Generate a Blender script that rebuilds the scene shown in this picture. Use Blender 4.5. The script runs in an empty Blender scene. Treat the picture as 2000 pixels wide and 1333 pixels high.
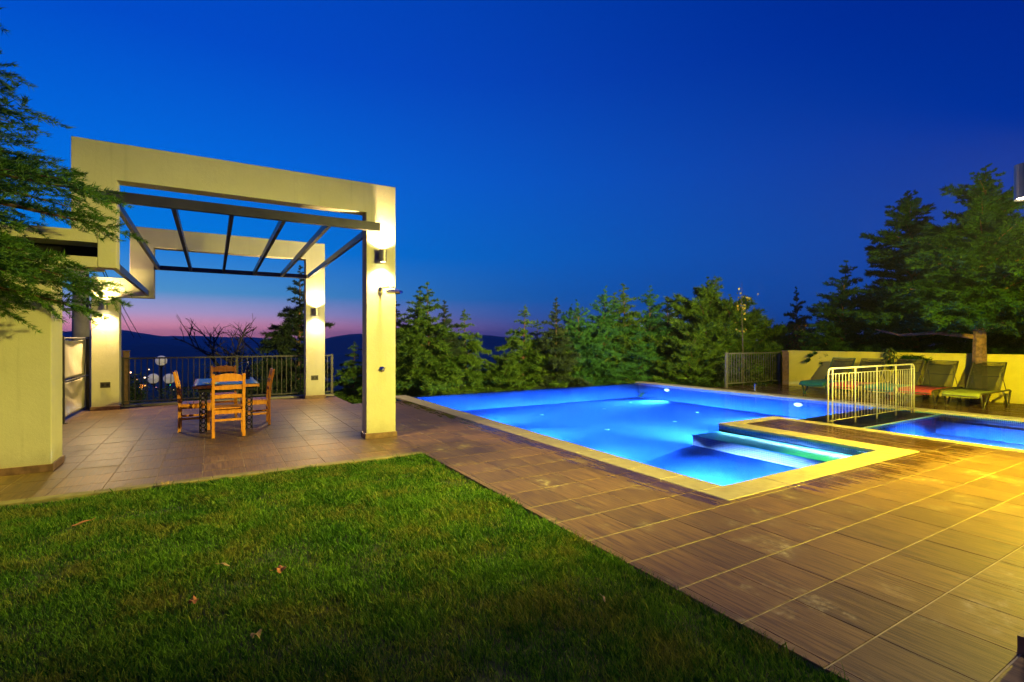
import bpy, math, random
import numpy as np
from math import sin, cos, pi, radians, sqrt
from mathutils import Vector, Matrix

sc = bpy.context.scene
C = sc.collection
random.seed(7)

# ------------------------------------------------------------------ camera
TH = math.atan(585 / 982.0)            # heading, clockwise from +Y
cam = bpy.data.cameras.new('camera')
cam.lens = 982 / 2000 * 36
cam.shift_y = -0.00125
cam.clip_start = 0.05
cam.clip_end = 30000
cam_o = bpy.data.objects.new('camera', cam)
C.objects.link(cam_o)
cam_o.location = (0, 0, 1.5)
cam_o.rotation_euler = (radians(90), 0, -TH)
sc.camera = cam_o

# ------------------------------------------------------------------ sky (dusk, sun already set to the north-west)
SUNSET = (-0.146, 0.989, 0.0)
def lin(c):
    return tuple(((v / 255) / 12.92 if v / 255 <= 0.04045 else ((v / 255 + 0.055) / 1.055) ** 2.4) for v in c)
world = bpy.data.worlds.new('World')
sc.world = world
world.use_nodes = True
nt = world.node_tree
N, L = nt.nodes, nt.links
bg = N['Background']
tc = N.new('ShaderNodeTexCoord')
sep = N.new('ShaderNodeSeparateXYZ'); L.new(tc.outputs['Generated'], sep.inputs[0])
flat = N.new('ShaderNodeCombineXYZ'); L.new(sep.outputs[0], flat.inputs[0]); L.new(sep.outputs[1], flat.inputs[1])
nrm = N.new('ShaderNodeVectorMath'); nrm.operation = 'NORMALIZE'; L.new(flat.outputs[0], nrm.inputs[0])
dot = N.new('ShaderNodeVectorMath'); dot.operation = 'DOT_PRODUCT'; L.new(nrm.outputs[0], dot.inputs[0]); dot.inputs[1].default_value = SUNSET
mr = N.new('ShaderNodeMapRange'); mr.inputs['From Min'].default_value = -0.25; mr.inputs['From Max'].default_value = 1.0
L.new(dot.outputs['Value'], mr.inputs['Value'])
pw = N.new('ShaderNodeMath'); pw.operation = 'POWER'; pw.inputs[1].default_value = 1.9; L.new(mr.outputs[0], pw.inputs[0])
def ramp(stops):
    r = N.new('ShaderNodeValToRGB'); r.color_ramp.interpolation = 'B_SPLINE' if False else 'LINEAR'
    e = r.color_ramp.elements
    while len(e) < len(stops): e.new(0.5)
    for el, (p, col) in zip(e, stops):
        k = 1.15 if col[0] > 150 else 1.0            # the afterglow is brighter than paper white
        el.position = p; el.color = (*(v*k for v in lin(col)), 1)
    L.new(sep.outputs[2], r.inputs[0])
    return r
rA = ramp([(0.0, (255, 150, 160)), (0.022, (250, 158, 178)), (0.045, (182, 162, 208)), (0.08, (84, 156, 214)), (0.16, (0, 124, 224)),
           (0.30, (0, 104, 222)), (0.46, (0, 76, 202)), (1.0, (0, 38, 140))])
rB = ramp([(0.0, (6, 58, 136)), (0.05, (0, 58, 150)), (0.15, (0, 50, 152)), (0.30, (0, 40, 148)), (0.50, (0, 30, 132)), (1.0, (0, 20, 95))])
rM = ramp([(0.0, (22, 84, 158)), (0.045, (16, 92, 176)), (0.08, (10, 100, 190)), (0.16, (0, 108, 210)),
           (0.30, (0, 98, 216)), (0.46, (0, 76, 202)), (1.0, (0, 38, 140))])
pk = N.new('ShaderNodeMath'); pk.operation = 'POWER'; pk.inputs[1].default_value = 10.0; L.new(mr.outputs[0], pk.inputs[0])
mp_ = N.new('ShaderNodeMixRGB'); L.new(pk.outputs[0], mp_.inputs[0]); L.new(rM.outputs[0], mp_.inputs[1]); L.new(rA.outputs[0], mp_.inputs[2])
mx = N.new('ShaderNodeMixRGB'); L.new(pw.outputs[0], mx.inputs[0]); L.new(rB.outputs[0], mx.inputs[1]); L.new(mp_.outputs[0], mx.inputs[2])
L.new(mx.outputs[0], bg.inputs[0])
bg.inputs[1].default_value = 1.0

vs = sc.view_settings
vs.view_transform = 'Standard'
vs.look = 'None'
vs.exposure = 0.0
vs.gamma = 1.0
vs.use_curve_mapping = False
sc.render.engine = 'CYCLES'
cy = sc.cycles
cy.use_denoising = True
cy.max_bounces = 8
cy.diffuse_bounces = 3
cy.glossy_bounces = 3
cy.transparent_max_bounces = 12
cy.volume_bounces = 0
cy.caustics_reflective = False
cy.caustics_refractive = False
cy.sample_clamp_indirect = 4.0

# lamp powers, all in one place
P_PERGOLA = 300.0        # each direction of a pergola wall lamp
P_LEFT = 360.0
P_HOUSE = 130.0
P_FLOOD = 1000.0
P_POOL = 280.0
WARM = (1.0, 0.69, 0.31)
YELLOW = (1.0, 0.78, 0.02)

# ------------------------------------------------------------------ helpers
def px_ground(px, py, z=0.0):
    f = 982 * (1.5 - z) / (py - 664); r = (px - 1000) / 982 * f
    return (r * cos(TH) + f * sin(TH), -r * sin(TH) + f * cos(TH))
def px_depth(px, py, f):
    r = (px - 1000) / 982 * f
    return Vector((r * cos(TH) + f * sin(TH), -r * sin(TH) + f * cos(TH), 1.5 - (py - 664) / 982 * f))

class MB:
    def __init__(s): s.v = []; s.f = []
    def add(s, vs, fs):
        o = len(s.v); s.v += [tuple(p) for p in vs]; s.f += [tuple(i + o for i in f) for f in fs]; return s
    def box(s, x0, x1, y0, y1, z0, z1):
        return s.add([(x0,y0,z0),(x1,y0,z0),(x1,y1,z0),(x0,y1,z0),(x0,y0,z1),(x1,y0,z1),(x1,y1,z1),(x0,y1,z1)],
                     [(3,2,1,0),(4,5,6,7),(0,1,5,4),(1,2,6,5),(2,3,7,6),(3,0,4,7)])
    def slab(s, x0, x1, y0, y1, z0, z1, ch=0.004):      # chamfered upper edge
        return s.add([(x0,y0,z0),(x1,y0,z0),(x1,y1,z0),(x0,y1,z0),
                      (x0,y0,z1-ch),(x1,y0,z1-ch),(x1,y1,z1-ch),(x0,y1,z1-ch),
                      (x0+ch,y0+ch,z1),(x1-ch,y0+ch,z1),(x1-ch,y1-ch,z1),(x0+ch,y1-ch,z1)],
                     [(0,1,5,4),(1,2,6,5),(2,3,7,6),(3,0,4,7),(4,5,9,8),(5,6,10,9),(6,7,11,10),(7,4,8,11),(8,9,10,11)])
    def obox(s, a, b, w, h, up=(0,0,1)):                 # box beam from a to b, w wide, h high
        a, b = Vector(a), Vector(b); d = (b - a).normalized(); up = Vector(up)
        if abs(d.dot(up)) > 0.98: up = Vector((0,1,0))
        sd = d.cross(up).normalized(); u = sd.cross(d)
        pts = []
        for p in (a, b):
            for i, j in ((-1,-1),(1,-1),(1,1),(-1,1)): pts.append(p + sd * (w/2*i) + u * (h/2*j))
        return s.add(pts, [(0,1,2,3),(7,6,5,4),(0,4,5,1),(1,5,6,2),(2,6,7,3),(3,7,4,0)])
    def tube(s, pts, rad, n=8, cap=True):
        pts = [Vector(p) for p in pts]; m = len(pts)
        if not hasattr(rad, '__len__'): rad = [rad] * m
        rings = []; prev = None
        for i, p in enumerate(pts):
            d = (pts[min(i+1, m-1)] - pts[max(i-1, 0)]).normalized()
            ref = Vector((0,0,1)) if abs(d.z) < 0.95 else Vector((1,0,0))
            if prev is None: u = d.cross(ref).normalized()
            else:
                u = prev - d * prev.dot(d)
                u = u.normalized() if u.length > 1e-6 else d.cross(ref).normalized()
            prev = u; w = d.cross(u)
            rings.append([p + (u * cos(2*pi*k/n) + w * sin(2*pi*k/n)) * rad[i] for k in range(n)])
        fs = []
        for i in range(m-1):
            for k in range(n):
                a, b = i*n+k, i*n+(k+1) % n
                fs.append((a, b, b+n, a+n))
        if cap: fs.append(tuple(range(n))[::-1]); fs.append(tuple((m-1)*n+k for k in range(n)))
        return s.add([v for r in rings for v in r], fs)
    def lathe(s, c, prof, n=20, axis='z'):
        vs = []; fs = []; m = len(prof)
        for r, h in prof:
            for k in range(n):
                a = 2*pi*k/n
                v = (r*cos(a), r*sin(a), h)
                if axis == 'y': v = (v[0], v[2], v[1])
                if axis == 'x': v = (v[2], v[0], v[1])
                vs.append((c[0]+v[0], c[1]+v[1], c[2]+v[2]))
        for i in range(m-1):
            for k in range(n):
                a, b = i*n+k, i*n+(k+1) % n
                fs.append((a, b, b+n, a+n))
        fs.append(tuple(range(n))[::-1]); fs.append(tuple((m-1)*n+k for k in range(n)))
        return s.add(vs, fs)
    def prism(s, poly, y0, y1):                          # polygon in XZ extruded in Y
        n = len(poly)
        vs = [(x, y0, z) for x, z in poly] + [(x, y1, z) for x, z in poly]
        return s.add(vs, [tuple(range(n)), tuple(range(2*n-1, n-1, -1))] + [(i+n, (i+1) % n + n, (i+1) % n, i) for i in range(n)])
    def mesh(s, name, smooth=False):
        m = bpy.data.meshes.new(name); m.from_pydata(s.v, [], s.f); m.update()
        if smooth: m.shade_smooth()
        return m
    def build(s, name, mat, parent=None, smooth=False, bevel=0, loc=None):
        o = bpy.data.objects.new(name, s.mesh(name, smooth)); C.objects.link(o)
        if mat: o.data.materials.append(mat)
        if parent: o.parent = parent
        if loc: o.location = loc
        if bevel:
            b = o.modifiers.new('bevel', 'BEVEL'); b.width = bevel; b.segments = 2; b.limit_method = 'ANGLE'
        return o
def tri_mesh(name, V, nper, mat, parent=None):            # V: (n, nper, 3) independent polygons
    n = V.shape[0]; m = bpy.data.meshes.new(name)
    m.vertices.add(n*nper); m.vertices.foreach_set('co', V.reshape(-1).astype(np.float32))
    m.loops.add(n*nper); m.loops.foreach_set('vertex_index', np.arange(n*nper, dtype=np.int32))
    m.polygons.add(n); m.polygons.foreach_set('loop_start', np.arange(0, n*nper, nper, dtype=np.int32))
    m.update(calc_edges=True); m.materials.append(mat)
    o = bpy.data.objects.new(name, m); C.objects.link(o)
    if parent: o.parent = parent
    return o
def tag(o, label=None, cat=None, group=None, kind=None):
    if label: o['label'] = label
    if cat: o['category'] = cat
    if group: o['group'] = group
    if kind: o['kind'] = kind
    return o
def thing(name, label, cat, loc=(0,0,0), rz=0.0, group=None):
    o = bpy.data.objects.new(name, None); C.objects.link(o)
    o.location = loc; o.rotation_euler = (0, 0, rz); o.empty_display_size = 0.1
    return tag(o, label, cat, group)
def copy_tree(o, parent=None):
    c = o.copy(); C.objects.link(c)
    if parent: c.parent = parent
    for ch in list(o.children): copy_tree(ch, c)
    return c

# ------------------------------------------------------------------ materials
def newmat(name):
    m = bpy.data.materials.new(name); m.use_nodes = True
    return m, m.node_tree.nodes, m.node_tree.links, m.node_tree.nodes['Principled BSDF']
def noise(n, l, scale, detail=4, vec=None, rough=0.55):
    t = n.new('ShaderNodeTexNoise'); t.inputs['Scale'].default_value = scale; t.inputs['Detail'].default_value = detail
    t.inputs['Roughness'].default_value = rough
    if vec is not None: l.new(vec, t.inputs['Vector'])
    return t.outputs['Fac']
def mathn(n, l, op, a, b=None, c=None):
    t = n.new('ShaderNodeMath'); t.operation = op
    for i, v in enumerate((a, b, c)):
        if v is None: continue
        if isinstance(v, (int, float)): t.inputs[i].default_value = v
        else: l.new(v, t.inputs[i])
    return t.outputs[0]
def maprange(n, l, v, a, b, c=0.0, d=1.0, smooth=True):
    t = n.new('ShaderNodeMapRange'); t.interpolation_type = 'SMOOTHSTEP' if smooth else 'LINEAR'
    l.new(v, t.inputs['Value'])
    for k, x in zip(('From Min', 'From Max', 'To Min', 'To Max'), (a, b, c, d)): t.inputs[k].default_value = x
    return t.outputs[0]
def mixc(n, l, f, a, b, mode='MIX'):
    t = n.new('ShaderNodeMixRGB'); t.blend_type = mode
    for i, v in enumerate((f, a, b)):
        if isinstance(v, (int, float)): t.inputs[i].default_value = v
        elif isinstance(v, tuple): t.inputs[i].default_value = (*v[:3], 1)
        else: l.new(v, t.inputs[i])
    return t.outputs[0]
def bump(n, l, h, strength, dist, bsdf):
    b = n.new('ShaderNodeBump'); b.inputs['Strength'].default_value = strength; b.inputs['Distance'].default_value = dist
    l.new(h, b.inputs['Height']); l.new(b.outputs[0], bsdf.inputs['Normal'])
def plain(name, col, rough=0.5, metal=0.0, var=0.15, scale=6.0, bmp=0.0, bscale=60.0, spec=None):
    m, n, l, b = newmat(name)
    g = n.new('ShaderNodeNewGeometry')
    f = noise(n, l, scale, 5, g.outputs['Position'])
    l.new(mixc(n, l, maprange(n, l, f, 0.3, 0.7), tuple(c*(1-var) for c in col), tuple(min(1, c*(1+var)) for c in col)), b.inputs['Base Color'])
    b.inputs['Roughness'].default_value = rough; b.inputs['Metallic'].default_value = metal
    if spec is not None: b.inputs['Specular IOR Level'].default_value = spec
    if bmp: bump(n, l, noise(n, l, bscale, 4, g.outputs['Position']), bmp, 0.01, b)
    return m
def emit(name, col, s):
    m = bpy.data.materials.new(name); m.use_nodes = True; n = m.node_tree.nodes
    n.remove(n['Principled BSDF']); e = n.new('ShaderNodeEmission'); e.inputs[0].default_value = (*col, 1); e.inputs[1].default_value = s
    m.node_tree.links.new(e.outputs[0], n['Material Output'].inputs[0]); return m

def deck_mat():
    m, n, l, b = newmat('wood_effect_porcelain')
    g = n.new('ShaderNodeNewGeometry'); oi = n.new('ShaderNodeObjectInfo')
    rnd = mathn(n, l, 'FRACT', mathn(n, l, 'ADD', oi.outputs['Random'], mathn(n, l, 'MULTIPLY', g.outputs['Random Per Island'], 7.3)))
    cmb = n.new('ShaderNodeCombineXYZ'); l.new(mathn(n, l, 'MULTIPLY', rnd, 37.0), cmb.inputs[0]); l.new(mathn(n, l, 'MULTIPLY', rnd, 91.0), cmb.inputs[1])
    off = n.new('ShaderNodeVectorMath'); off.operation = 'ADD'; l.new(g.outputs['Position'], off.inputs[0]); l.new(cmb.outputs[0], off.inputs[1])
    def mapv(src, s):
        mp = n.new('ShaderNodeMapping'); mp.inputs['Scale'].default_value = s; l.new(src, mp.inputs[0]); return mp.outputs[0]
    grain = noise(n, l, 1.0, 5, mapv(off.outputs[0], (55, 2.2, 1)), 0.62)
    fine = noise(n, l, 1.0, 3, mapv(off.outputs[0], (190, 5, 1)), 0.6)
    c1 = mixc(n, l, maprange(n, l, grain, 0.32, 0.68), (0.046, 0.023, 0.008), (0.190, 0.110, 0.042))
    c2 = mixc(n, l, maprange(n, l, fine, 0.35, 0.7), c1, (0.160, 0.100, 0.046))
    c2 = mixc(n, l, 0.55, c1, c2)
    tint = mixc(n, l, rnd, (0.78, 0.78, 0.80), (1.18, 1.14, 1.10))
    c3 = mixc(n, l, 1.0, c2, tint, 'MULTIPLY')
    # dried chalky scuffs
    sc1 = maprange(n, l, noise(n, l, 1.0, 6, mapv(g.outputs['Position'], (2.4, 1.5, 1)), 0.7), 0.52, 0.72)
    sc2 = maprange(n, l, noise(n, l, 14.0, 5, g.outputs['Position'], 0.7), 0.40, 0.68)
    scuff = mathn(n, l, 'MULTIPLY', mathn(n, l, 'MULTIPLY', sc1, sc2), 0.9)
    c4 = mixc(n, l, scuff, c3, (0.36, 0.30, 0.21))
    # splashed water beside the coping, running along the grain
    sp = n.new('ShaderNodeSeparateXYZ'); l.new(g.outputs['Position'], sp.inputs[0])
    px, py = sp.outputs[0], sp.outputs[1]
    near_left = mathn(n, l, 'MULTIPLY', mathn(n, l, 'MULTIPLY', maprange(n, l, px, 3.35, 4.05), maprange(n, l, px, 4.3, 4.5, 1, 0)), maprange(n, l, py, 2.6, 3.1))
    near_front = mathn(n, l, 'MULTIPLY', maprange(n, l, py, 2.0, 2.9), maprange(n, l, px, 4.3, 5.4))
    near = mathn(n, l, 'MAXIMUM', near_left, near_front)
    wn = noise(n, l, 1.0, 4, mapv(g.outputs['Position'], (16, 1.5, 1)), 0.6)
    wn2 = noise(n, l, 1.3, 3, g.outputs['Position'])
    wsum = mathn(n, l, 'ADD', mathn(n, l, 'ADD', wn, mathn(n, l, 'MULTIPLY', near, 0.50)), mathn(n, l, 'MULTIPLY', wn2, 0.22))
    wet = maprange(n, l, wsum, 1.00, 1.08)
    c5 = mixc(n, l, wet, c4, mixc(n, l, 1.0, c4, (0.55, 0.48, 0.47), 'MULTIPLY'))
    l.new(c5, b.inputs['Base Color'])
    r0 = mathn(n, l, 'ADD', mathn(n, l, 'MULTIPLY', grain, 0.30), 0.34)
    r1 = mathn(n, l, 'ADD', r0, mathn(n, l, 'MULTIPLY', scuff, 0.5))
    rr = n.new('ShaderNodeMix'); l.new(wet, rr.inputs[0]); l.new(r1, rr.inputs[2]); rr.inputs[3].default_value = 0.13
    l.new(rr.outputs[0], b.inputs['Roughness']); b.inputs['Specular IOR Level'].default_value = 0.35
    bump(n, l, mathn(n, l, 'ADD', grain, mathn(n, l, 'MULTIPLY', fine, 0.6)), 0.35, 0.004, b)
    return m
def stucco_mat(name, col, dirt=0.12):
    m, n, l, b = newmat(name); g = n.new('ShaderNodeNewGeometry'); P = g.outputs['Position']
    f = noise(n, l, 1.6, 6, P, 0.6)
    c = mixc(n, l, maprange(n, l, f, 0.3, 0.72), tuple(v*(1-dirt) for v in col), col)
    mp = n.new('ShaderNodeMapping'); mp.inputs['Scale'].default_value = (14, 14, 0.8); l.new(P, mp.inputs[0])
    st = maprange(n, l, noise(n, l, 1.0, 4, mp.outputs[0]), 0.55, 0.8, 0, 0.32)
    c = mixc(n, l, st, c, tuple(v*0.58 for v in col))
    sp = n.new('ShaderNodeSeparateXYZ'); l.new(P, sp.inputs[0])
    splash = mathn(n, l, 'MULTIPLY', maprange(n, l, mathn(n, l, 'ADD', sp.outputs[2], mathn(n, l, 'MULTIPLY', noise(n, l, 9, 5, P), 0.35)), 0.22, 0.52, 1, 0), 0.35)
    c = mixc(n, l, splash, c, (0.22, 0.17, 0.10))
    l.new(c, b.inputs['Base Color']); b.inputs['Roughness'].default_value = 0.82; b.inputs['Specular IOR Level'].default_value = 0.25
    h = mathn(n, l, 'ADD', noise(n, l, 160, 3, P), mathn(n, l, 'MULTIPLY', noise(n, l, 26, 4, P), 1.1))
    bump(n, l, h, 0.4, 0.007, b)
    return m
def mosaic(name, axis, ca, cb, grout):
    m, n, l, b = newmat(name); g = n.new('ShaderNodeNewGeometry')
    sp = n.new('ShaderNodeSeparateXYZ'); l.new(g.outputs['Position'], sp.inputs[0])
    cv = n.new('ShaderNodeCombineXYZ'); i, j = {'x': (1, 2), 'y': (0, 2), 'z': (0, 1)}[axis]
    l.new(sp.outputs[i], cv.inputs[0]); l.new(sp.outputs[j], cv.inputs[1])
    t = n.new('ShaderNodeTexBrick'); l.new(cv.outputs[0], t.inputs['Vector']); t.offset = 0.0
    t.inputs['Color1'].default_value = (*ca, 1); t.inputs['Color2'].default_value = (*cb, 1); t.inputs['Mortar'].default_value = (*grout, 1)
    t.inputs['Scale'].default_value = 1.0; t.inputs['Mortar Size'].default_value = 0.0035
    t.inputs['Brick Width'].default_value = 0.028; t.inputs['Row Height'].default_value = 0.028
    l.new(t.outputs['Color'], b.inputs['Base Color']); b.inputs['Roughness'].default_value = 0.6; b.inputs['Specular IOR Level'].default_value = 0.0
    return m
def water_mat():
    m = bpy.data.materials.new('pool_water'); m.use_nodes = True; n, l = m.node_tree.nodes, m.node_tree.links
    n.remove(n['Principled BSDF']); g = n.new('ShaderNodeNewGeometry')
    h = mathn(n, l, 'ADD', noise(n, l, 5.0, 3, g.outputs['Position']), mathn(n, l, 'MULTIPLY', noise(n, l, 22, 2, g.outputs['Position']), 0.25))
    b = n.new('ShaderNodeBump'); b.inputs['Strength'].default_value = 0.28; b.inputs['Distance'].default_value = 0.012; l.new(h, b.inputs['Height'])
    fr = n.new('ShaderNodeFresnel'); fr.inputs[0].default_value = 1.33; l.new(b.outputs[0], fr.inputs['Normal'])
    tr = n.new('ShaderNodeBsdfTransparent'); tr.inputs[0].default_value = (0.80, 0.93, 1.0, 1)
    gl = n.new('ShaderNodeBsdfGlossy'); gl.inputs['Roughness'].default_value = 0.03; l.new(b.outputs[0], gl.inputs['Normal'])
    mxs = n.new('ShaderNodeMixShader'); l.new(mathn(n, l, 'MULTIPLY', fr.outputs[0], maprange(n, l, g.outputs['Backfacing'], 0.0, 1.0, 0.55, 1.0)), mxs.inputs[0]); l.new(tr.outputs[0], mxs.inputs[1]); l.new(gl.outputs[0], mxs.inputs[2])
    l.new(mxs.outputs[0], n['Material Output'].inputs[0])
    return m
def leaf_mat(name, ca, cb, rough=0.6, trans=0.25, pscale=1.2):
    m, n, l, b = newmat(name); g = n.new('ShaderNodeNewGeometry')
    f = mathn(n, l, 'ADD', mathn(n, l, 'MULTIPLY', g.outputs['Random Per Island'], 0.6), mathn(n, l, 'MULTIPLY', noise(n, l, pscale, 3, g.outputs['Position']), 0.5))
    col = mixc(n, l, maprange(n, l, f, 0.2, 0.9), ca, cb)
    l.new(col, b.inputs['Base Color']); b.inputs['Roughness'].default_value = rough; b.inputs['Specular IOR Level'].default_value = 0.2
    t = n.new('ShaderNodeBsdfTranslucent'); l.new(col, t.inputs[0])
    mxs = n.new('ShaderNodeMixShader'); mxs.inputs[0].default_value = trans
    l.new(b.outputs[0], mxs.inputs[1]); l.new(t.outputs[0], mxs.inputs[2]); l.new(mxs.outputs[0], n['Material Output'].inputs[0])
    return m
def wood_mat(name, ca, cb):
    m, n, l, b = newmat(name); tcn = n.new('ShaderNodeTexCoord')
    mp = n.new('ShaderNodeMapping'); mp.inputs['Scale'].default_value = (28, 28, 3); l.new(tcn.outputs['Object'], mp.inputs[0])
    f = noise(n, l, 1.0, 5, mp.outputs[0], 0.6)
    l.new(mixc(n, l, maprange(n, l, f, 0.3, 0.7), ca, cb), b.inputs['Base Color']); b.inputs['Roughness'].default_value = 0.38
    bump(n, l, f, 0.2, 0.003, b); return m
def grass_mat():
    m, n, l, b = newmat('lawn_grass'); g = n.new('ShaderNodeNewGeometry'); P = g.outputs['Position']
    f = mathn(n, l, 'ADD', mathn(n, l, 'MULTIPLY', g.outputs['Random Per Island'], 0.55), mathn(n, l, 'MULTIPLY', noise(n, l, 1.6, 6, P, 0.7), 1.0))
    c = mixc(n, l, maprange(n, l, f, 0.55, 1.05), (0.016, 0.085, 0.005), (0.140, 0.290, 0.018))
    dry = maprange(n, l, mathn(n, l, 'ADD', noise(n, l, 1.9, 5, P, 0.65), mathn(n, l, 'MULTIPLY', g.outputs['Random Per Island'], 0.22)), 0.58, 0.80)
    c = mixc(n, l, mathn(n, l, 'MULTIPLY', dry, 0.6), c, (0.28, 0.22, 0.045))
    l.new(c, b.inputs['Base Color']); b.inputs['Roughness'].default_value = 0.55; b.inputs['Specular IOR Level'].default_value = 0.25
    t = n.new('ShaderNodeBsdfTranslucent'); l.new(c, t.inputs[0])
    mxs = n.new('ShaderNodeMixShader'); mxs.inputs[0].default_value = 0.3
    l.new(b.outputs[0], mxs.inputs[1]); l.new(t.outputs[0], mxs.inputs[2]); l.new(mxs.outputs[0], n['Material Output'].inputs[0])
    return m
def sling_mat():
    m, n, l, b = newmat('sling_mesh'); tcn = n.new('ShaderNodeTexCoord')
    b.inputs['Base Color'].default_value = (0.035, 0.035, 0.03, 1); b.inputs['Roughness'].default_value = 0.7
    w = n.new('ShaderNodeTexWave'); w.inputs['Scale'].default_value = 60; w.bands_direction = 'Y'; l.new(tcn.outputs['Object'], w.inputs[0])
    t = n.new('ShaderNodeBsdfTransparent')
    mxs = n.new('ShaderNodeMixShader'); l.new(maprange(n, l, w.outputs['Fac'], 0.0, 1.0, 0.35, 0.65), mxs.inputs[0])
    l.new(t.outputs[0], mxs.inputs[1]); l.new(b.outputs[0], mxs.inputs[2]); l.new(mxs.outputs[0], n['Material Output'].inputs[0])
    return m

M = {}
M['deck'] = deck_mat()
M['grout'] = plain('sandy_grout', (0.30, 0.24, 0.14), 0.85, 0, 0.25, 9)
M['slab'] = plain('concrete_slab', (0.22, 0.2, 0.17), 0.9, 0, 0.2, 3)
M['stucco'] = stucco_mat('cream_stucco', (0.56, 0.53, 0.35))
M['ystucco'] = stucco_mat('yellow_stucco', (0.66, 0.55, 0.10), 0.16)
M['plinth'] = plain('brown_plinth_tile', (0.16, 0.09, 0.05), 0.35, 0, 0.3, 14)
M['coping'] = plain('beige_coping_stone', (0.34, 0.30, 0.19), 0.6, 0, 0.12, 7, 0.15, 90)
M['kerb'] = plain('olive_stone', (0.20, 0.17, 0.06), 0.8, 0, 0.3, 6)
M['steel'] = plain('dark_painted_steel', (0.045, 0.043, 0.045), 0.38, 0.4, 0.2, 5)
M['graysteel'] = plain('grey_painted_steel', (0.045, 0.040, 0.036), 0.45, 0.3, 0.2, 5)
M['palesteel'] = plain('galvanised_steel', (0.11, 0.11, 0.105), 0.5, 0.2, 0.15, 6)
M['lampmetal'] = plain('anodised_lamp_body', (0.34, 0.31, 0.26), 0.4, 0.6, 0.1, 8)
M['chrome'] = plain('chrome', (0.8, 0.8, 0.8), 0.15, 1.0, 0.05, 8)
M['white_rail'] = plain('cream_painted_rail', (0.45, 0.40, 0.28), 0.35, 0, 0.08, 8)
M['canvas'] = plain('beige_canvas', (0.50, 0.44, 0.30), 0.85, 0, 0.1, 4, 0.4, 9)
M['wood'] = wood_mat('varnished_pine', (0.55, 0.19, 0.014), (0.74, 0.30, 0.03))
M['iron'] = plain('black_wrought_iron', (0.02, 0.02, 0.02), 0.4, 0.6, 0.2, 12)
M['cloth'] = plain('blue_tablecloth', (0.06, 0.19, 0.46), 0.35, 0, 0.25, 8)
M['ceramic'] = plain('white_ceramic', (0.75, 0.72, 0.68), 0.2, 0, 0.05, 8)
M['rust'] = plain('terracotta_glaze', (0.5, 0.2, 0.08), 0.4, 0, 0.2, 20)
M['bark'] = plain('brown_bark', (0.16, 0.085, 0.04), 0.9, 0, 0.4, 14, 0.9, 30)
M['grey_bark'] = plain('grey_bark', (0.07, 0.055, 0.045), 0.9, 0, 0.3, 10)
M['needle'] = leaf_mat('cedar_needles', (0.030, 0.090, 0.008), (0.130, 0.225, 0.018))
M['needle_blue'] = leaf_mat('blue_cedar_needles', (0.020, 0.095, 0.024), (0.075, 0.220, 0.045))
M['needle_dark'] = leaf_mat('dark_cypress_needles', (0.016, 0.038, 0.014), (0.055, 0.085, 0.025))
M['needle_near'] = leaf_mat('young_cedar_needles', (0.035, 0.120, 0.012), (0.130, 0.250, 0.026))
M['needle_right'] = leaf_mat('green_cedar_needles', (0.009, 0.042, 0.010), (0.036, 0.090, 0.022))
M['shrub'] = leaf_mat('shrub_leaves', (0.025, 0.055, 0.012), (0.085, 0.12, 0.028))
M['redshrub'] = leaf_mat('russet_shrub_leaves', (0.05, 0.045, 0.012), (0.16, 0.075, 0.025))
M['yleaf'] = leaf_mat('yellow_leaves', (0.20, 0.17, 0.02), (0.42, 0.32, 0.04))
M['grass'] = grass_mat()
M['soil'] = plain('lawn_soil', (0.035, 0.045, 0.012), 0.95, 0, 0.4, 6)
M['terrain'] = plain('wooded_hillside', (0.040, 0.052, 0.034), 0.95, 0, 0.4, 0.004)
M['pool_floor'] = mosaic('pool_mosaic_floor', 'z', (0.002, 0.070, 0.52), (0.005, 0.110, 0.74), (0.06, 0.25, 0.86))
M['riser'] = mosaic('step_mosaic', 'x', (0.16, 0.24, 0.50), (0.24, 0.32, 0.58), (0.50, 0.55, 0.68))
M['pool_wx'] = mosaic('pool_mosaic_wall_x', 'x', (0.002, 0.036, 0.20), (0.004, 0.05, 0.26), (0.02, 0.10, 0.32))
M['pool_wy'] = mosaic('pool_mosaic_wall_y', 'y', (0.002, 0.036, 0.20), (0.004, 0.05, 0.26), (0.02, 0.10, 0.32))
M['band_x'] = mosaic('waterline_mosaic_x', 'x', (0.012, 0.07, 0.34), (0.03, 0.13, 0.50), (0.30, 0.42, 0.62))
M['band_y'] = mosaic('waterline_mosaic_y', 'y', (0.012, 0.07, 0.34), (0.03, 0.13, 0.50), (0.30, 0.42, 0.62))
M['tread'] = plain('turquoise_step', (0.02, 0.36, 0.50), 0.35, 0, 0.06, 8)
M['inlet'] = plain('pale_blue_inlet', (0.05, 0.24, 0.72), 0.4, 0, 0.05, 8)
M['kid_floor'] = mosaic('paddling_mosaic_floor', 'z', (0.03, 0.22, 0.66), (0.05, 0.28, 0.74), (0.14, 0.40, 0.80))
M['water'] = water_mat()
M['darkbasin'] = plain('dark_wet_stone', (0.03, 0.045, 0.05), 0.3, 0, 0.3, 4)
M['sling'] = sling_mat()
M['alu'] = plain('bronze_aluminium', (0.10, 0.085, 0.05), 0.4, 0.4, 0.1, 6)
M['conc_pole'] = plain('concrete_pole', (0.26, 0.23, 0.19), 0.9, 0, 0.2, 3)
M['wire'] = plain('black_cable', (0.015, 0.015, 0.015), 0.6, 0, 0.1, 5)
M['globe'] = plain('opal_globe', (0.80, 0.78, 0.74), 0.25, 0, 0.03, 4)
gb_ = M['globe'].node_tree.nodes['Principled BSDF']; gb_.inputs['Emission Color'].default_value = (1.0, 0.85, 0.7, 1); gb_.inputs['Emission Strength'].default_value = 0.16
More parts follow.
